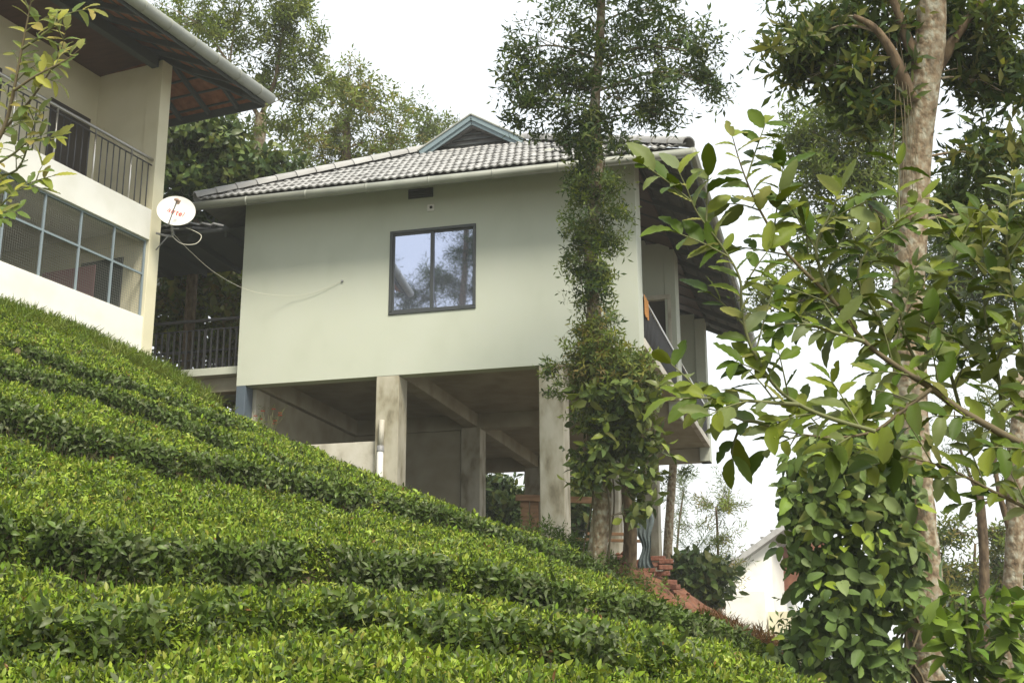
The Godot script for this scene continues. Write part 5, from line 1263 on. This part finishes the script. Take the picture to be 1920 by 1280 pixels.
const WK_CROWN := [[Vector3(-13.55,9.69,-23.07),0.57,0.51,60],[Vector3(-12.79,9.57,-23.30),0.62,0.57,64],[Vector3(-13.51,8.81,-23.33),0.62,0.51,60],[Vector3(-12.64,8.70,-23.59),0.51,0.51,44],[Vector3(-12.96,10.23,-23.07),0.79,0.40,40],[Vector3(-13.92,9.14,-23.12),0.40,0.68,34],[Vector3(-12.36,9.46,-23.45),0.30,0.57,20],[Vector3(-12.91,8.04,-23.70),0.68,0.34,26],[Vector3(-12.94,7.55,-23.83),0.68,0.28,26],[Vector3(-12.49,7.77,-23.89),0.30,0.23,10]]
const UH1_TRUNK := [Vector3(-9.58,5.63,-34.92),Vector3(-9.67,6.36,-34.69),Vector3(-9.78,6.87,-34.52)]
const UH1_CROWN := [[Vector3(-9.63,6.80,-34.58),0.68,0.58,40],[Vector3(-9.08,6.36,-34.85),0.61,0.68,40],[Vector3(-10.11,6.36,-34.57),0.61,0.61,26],[Vector3(-7.51,6.79,-35.14),0.61,0.61,40],[Vector3(-7.50,5.99,-35.37),0.53,0.61,30],[Vector3(-7.40,7.37,-35.01),0.45,0.38,14]]
const UH2_CROWN := [[Vector3(-10.55,6.51,-32.27),0.49,0.34,24],[Vector3(-10.95,6.72,-32.10),0.31,0.23,10]]
const SH_CROWN := [[Vector3(-3.32,3.91,-26.35),0.39,0.37,40],[Vector3(-3.02,3.65,-26.50),0.37,0.39,40],[Vector3(-3.46,3.44,-26.44),0.37,0.28,22],[Vector3(-2.94,3.28,-26.63),0.28,0.26,16]]
const SH_TRUNK := [Vector3(-3.30,2.70,-26.69),Vector3(-3.24,3.23,-26.56),Vector3(-3.18,3.76,-26.43)]
const PALM_AT := Vector3(-4.05,4.87,-33.39)
const SL_TRUNK := [Vector3(-4.02,3.67,-39.10),Vector3(-3.97,4.75,-38.81),Vector3(-3.91,5.98,-38.48),Vector3(-3.90,6.75,-38.27)]
const SL_CROWN := [[Vector3(-3.91,6.75,-38.26),0.48,0.35,22],[Vector3(-3.61,7.06,-38.26),0.26,0.26,6],[Vector3(-3.89,5.83,-38.53),0.32,0.35,12],[Vector3(-3.91,5.06,-38.74),0.42,0.42,20],[Vector3(-3.76,4.67,-38.89),0.35,0.35,14]]
const HZ_TRUNK := [Vector3(-8.49,4.87,-61.16),Vector3(-7.97,8.53,-60.27),Vector3(-7.58,10.47,-59.83)]
const HZ_CROWN := [[Vector3(-7.53,10.23,-59.91),0.86,1.26,30],[Vector3(-7.26,8.89,-60.36),0.76,0.76,14]]
const FG_STEMS := [[Vector3(0.79,2.11,-4.57),Vector3(0.63,2.32,-4.47),Vector3(0.50,2.40,-4.41),Vector3(0.37,2.48,-4.36),Vector3(0.28,2.55,-4.31),Vector3(0.19,2.61,-4.27),Vector3(0.08,2.70,-4.22),Vector3(-0.01,2.83,-4.15),Vector3(-0.11,2.94,-4.10),Vector3(-0.17,3.02,-4.06),Vector3(-0.23,3.14,-4.01),Vector3(-0.27,3.26,-3.97),Vector3(-0.29,3.35,-3.93)],[Vector3(0.28,2.52,-4.21),Vector3(0.18,2.45,-4.21),Vector3(0.09,2.39,-4.20),Vector3(-0.03,2.37,-4.17),Vector3(-0.13,2.38,-4.14),Vector3(-0.24,2.40,-4.11)],[Vector3(0.65,2.16,-4.74),Vector3(0.49,2.24,-4.67),Vector3(0.34,2.32,-4.61),Vector3(0.20,2.36,-4.56),Vector3(0.02,2.39,-4.50)],[Vector3(0.09,2.35,-3.99),Vector3(-0.04,2.39,-3.95),Vector3(-0.13,2.43,-3.91),Vector3(-0.20,2.49,-3.88),Vector3(-0.26,2.60,-3.83),Vector3(-0.28,2.71,-3.80),Vector3(-0.28,2.81,-3.77),Vector3(-0.33,2.91,-3.73),Vector3(-0.39,3.00,-3.69),Vector3(-0.42,3.08,-3.65),Vector3(-0.44,3.13,-3.63)],[Vector3(0.20,2.63,-4.37),Vector3(0.14,2.79,-4.31),Vector3(0.08,2.93,-4.26),Vector3(0.14,3.05,-4.24),Vector3(0.23,3.12,-4.25),Vector3(0.31,3.19,-4.25)],[Vector3(-0.13,2.42,-3.86),Vector3(-0.25,2.43,-3.83),Vector3(-0.38,2.44,-3.79),Vector3(-0.49,2.44,-3.76)],[Vector3(0.41,2.56,-4.77),Vector3(0.37,2.78,-4.70),Vector3(0.36,2.95,-4.65),Vector3(0.43,3.10,-4.63),Vector3(0.51,3.25,-4.61)],[Vector3(0.54,2.46,-4.73),Vector3(0.54,2.66,-4.67),Vector3(0.51,2.85,-4.61),Vector3(0.52,3.03,-4.56),Vector3(0.52,3.16,-4.53)],[Vector3(0.66,2.35,-4.68),Vector3(0.63,2.64,-4.60),Vector3(0.60,2.89,-4.52),Vector3(0.59,3.10,-4.45),Vector3(0.63,3.30,-4.41)],[Vector3(0.08,2.67,-4.12),Vector3(-0.02,2.70,-4.08),Vector3(-0.12,2.74,-4.05),Vector3(-0.20,2.78,-4.01)],[Vector3(-0.01,2.83,-4.15),Vector3(-0.05,2.99,-4.10),Vector3(0.01,3.11,-4.08),Vector3(0.05,3.19,-4.07)],[Vector3(0.54,2.66,-4.67),Vector3(0.42,2.77,-4.61),Vector3(0.27,2.85,-4.55),Vector3(0.17,2.88,-4.51)],[Vector3(0.30,2.59,-4.52),Vector3(0.23,2.75,-4.46),Vector3(0.22,2.89,-4.41),Vector3(0.28,3.00,-4.40)],[Vector3(-0.23,2.39,-4.01),Vector3(-0.30,2.40,-3.98),Vector3(-0.34,2.34,-3.99),Vector3(-0.35,2.29,-4.00)]]
const TL_STEMS := [[Vector3(-3.42,3.16,-4.01),Vector3(-3.23,3.55,-3.95),Vector3(-3.12,3.73,-3.93),Vector3(-3.07,3.87,-3.90),Vector3(-3.03,4.03,-3.87),Vector3(-2.99,4.18,-3.84),Vector3(-2.97,4.28,-3.82)],[Vector3(-3.18,3.77,-4.01),Vector3(-3.09,3.86,-4.01),Vector3(-3.00,3.97,-4.00),Vector3(-2.94,4.07,-3.99),Vector3(-2.91,4.16,-3.97)],[Vector3(-3.01,3.83,-3.83),Vector3(-2.92,3.88,-3.83),Vector3(-2.81,3.94,-3.85),Vector3(-2.75,3.98,-3.85)],[Vector3(-3.23,3.55,-3.95),Vector3(-3.10,3.63,-3.97),Vector3(-3.02,3.68,-3.97),Vector3(-2.91,3.70,-4.00)],[Vector3(-3.22,3.33,-3.91),Vector3(-3.11,3.38,-3.92),Vector3(-3.01,3.47,-3.93),Vector3(-2.88,3.51,-3.95)],[Vector3(-3.29,3.59,-4.03),Vector3(-3.15,3.61,-4.07),Vector3(-3.07,3.77,-4.04),Vector3(-3.04,3.82,-4.03)],[Vector3(-3.03,4.03,-3.87),Vector3(-2.94,4.09,-3.88),Vector3(-2.84,4.16,-3.88),Vector3(-2.76,4.18,-3.90)],[Vector3(-3.15,3.29,-3.83),Vector3(-3.07,3.33,-3.84),Vector3(-2.97,3.34,-3.87)]]
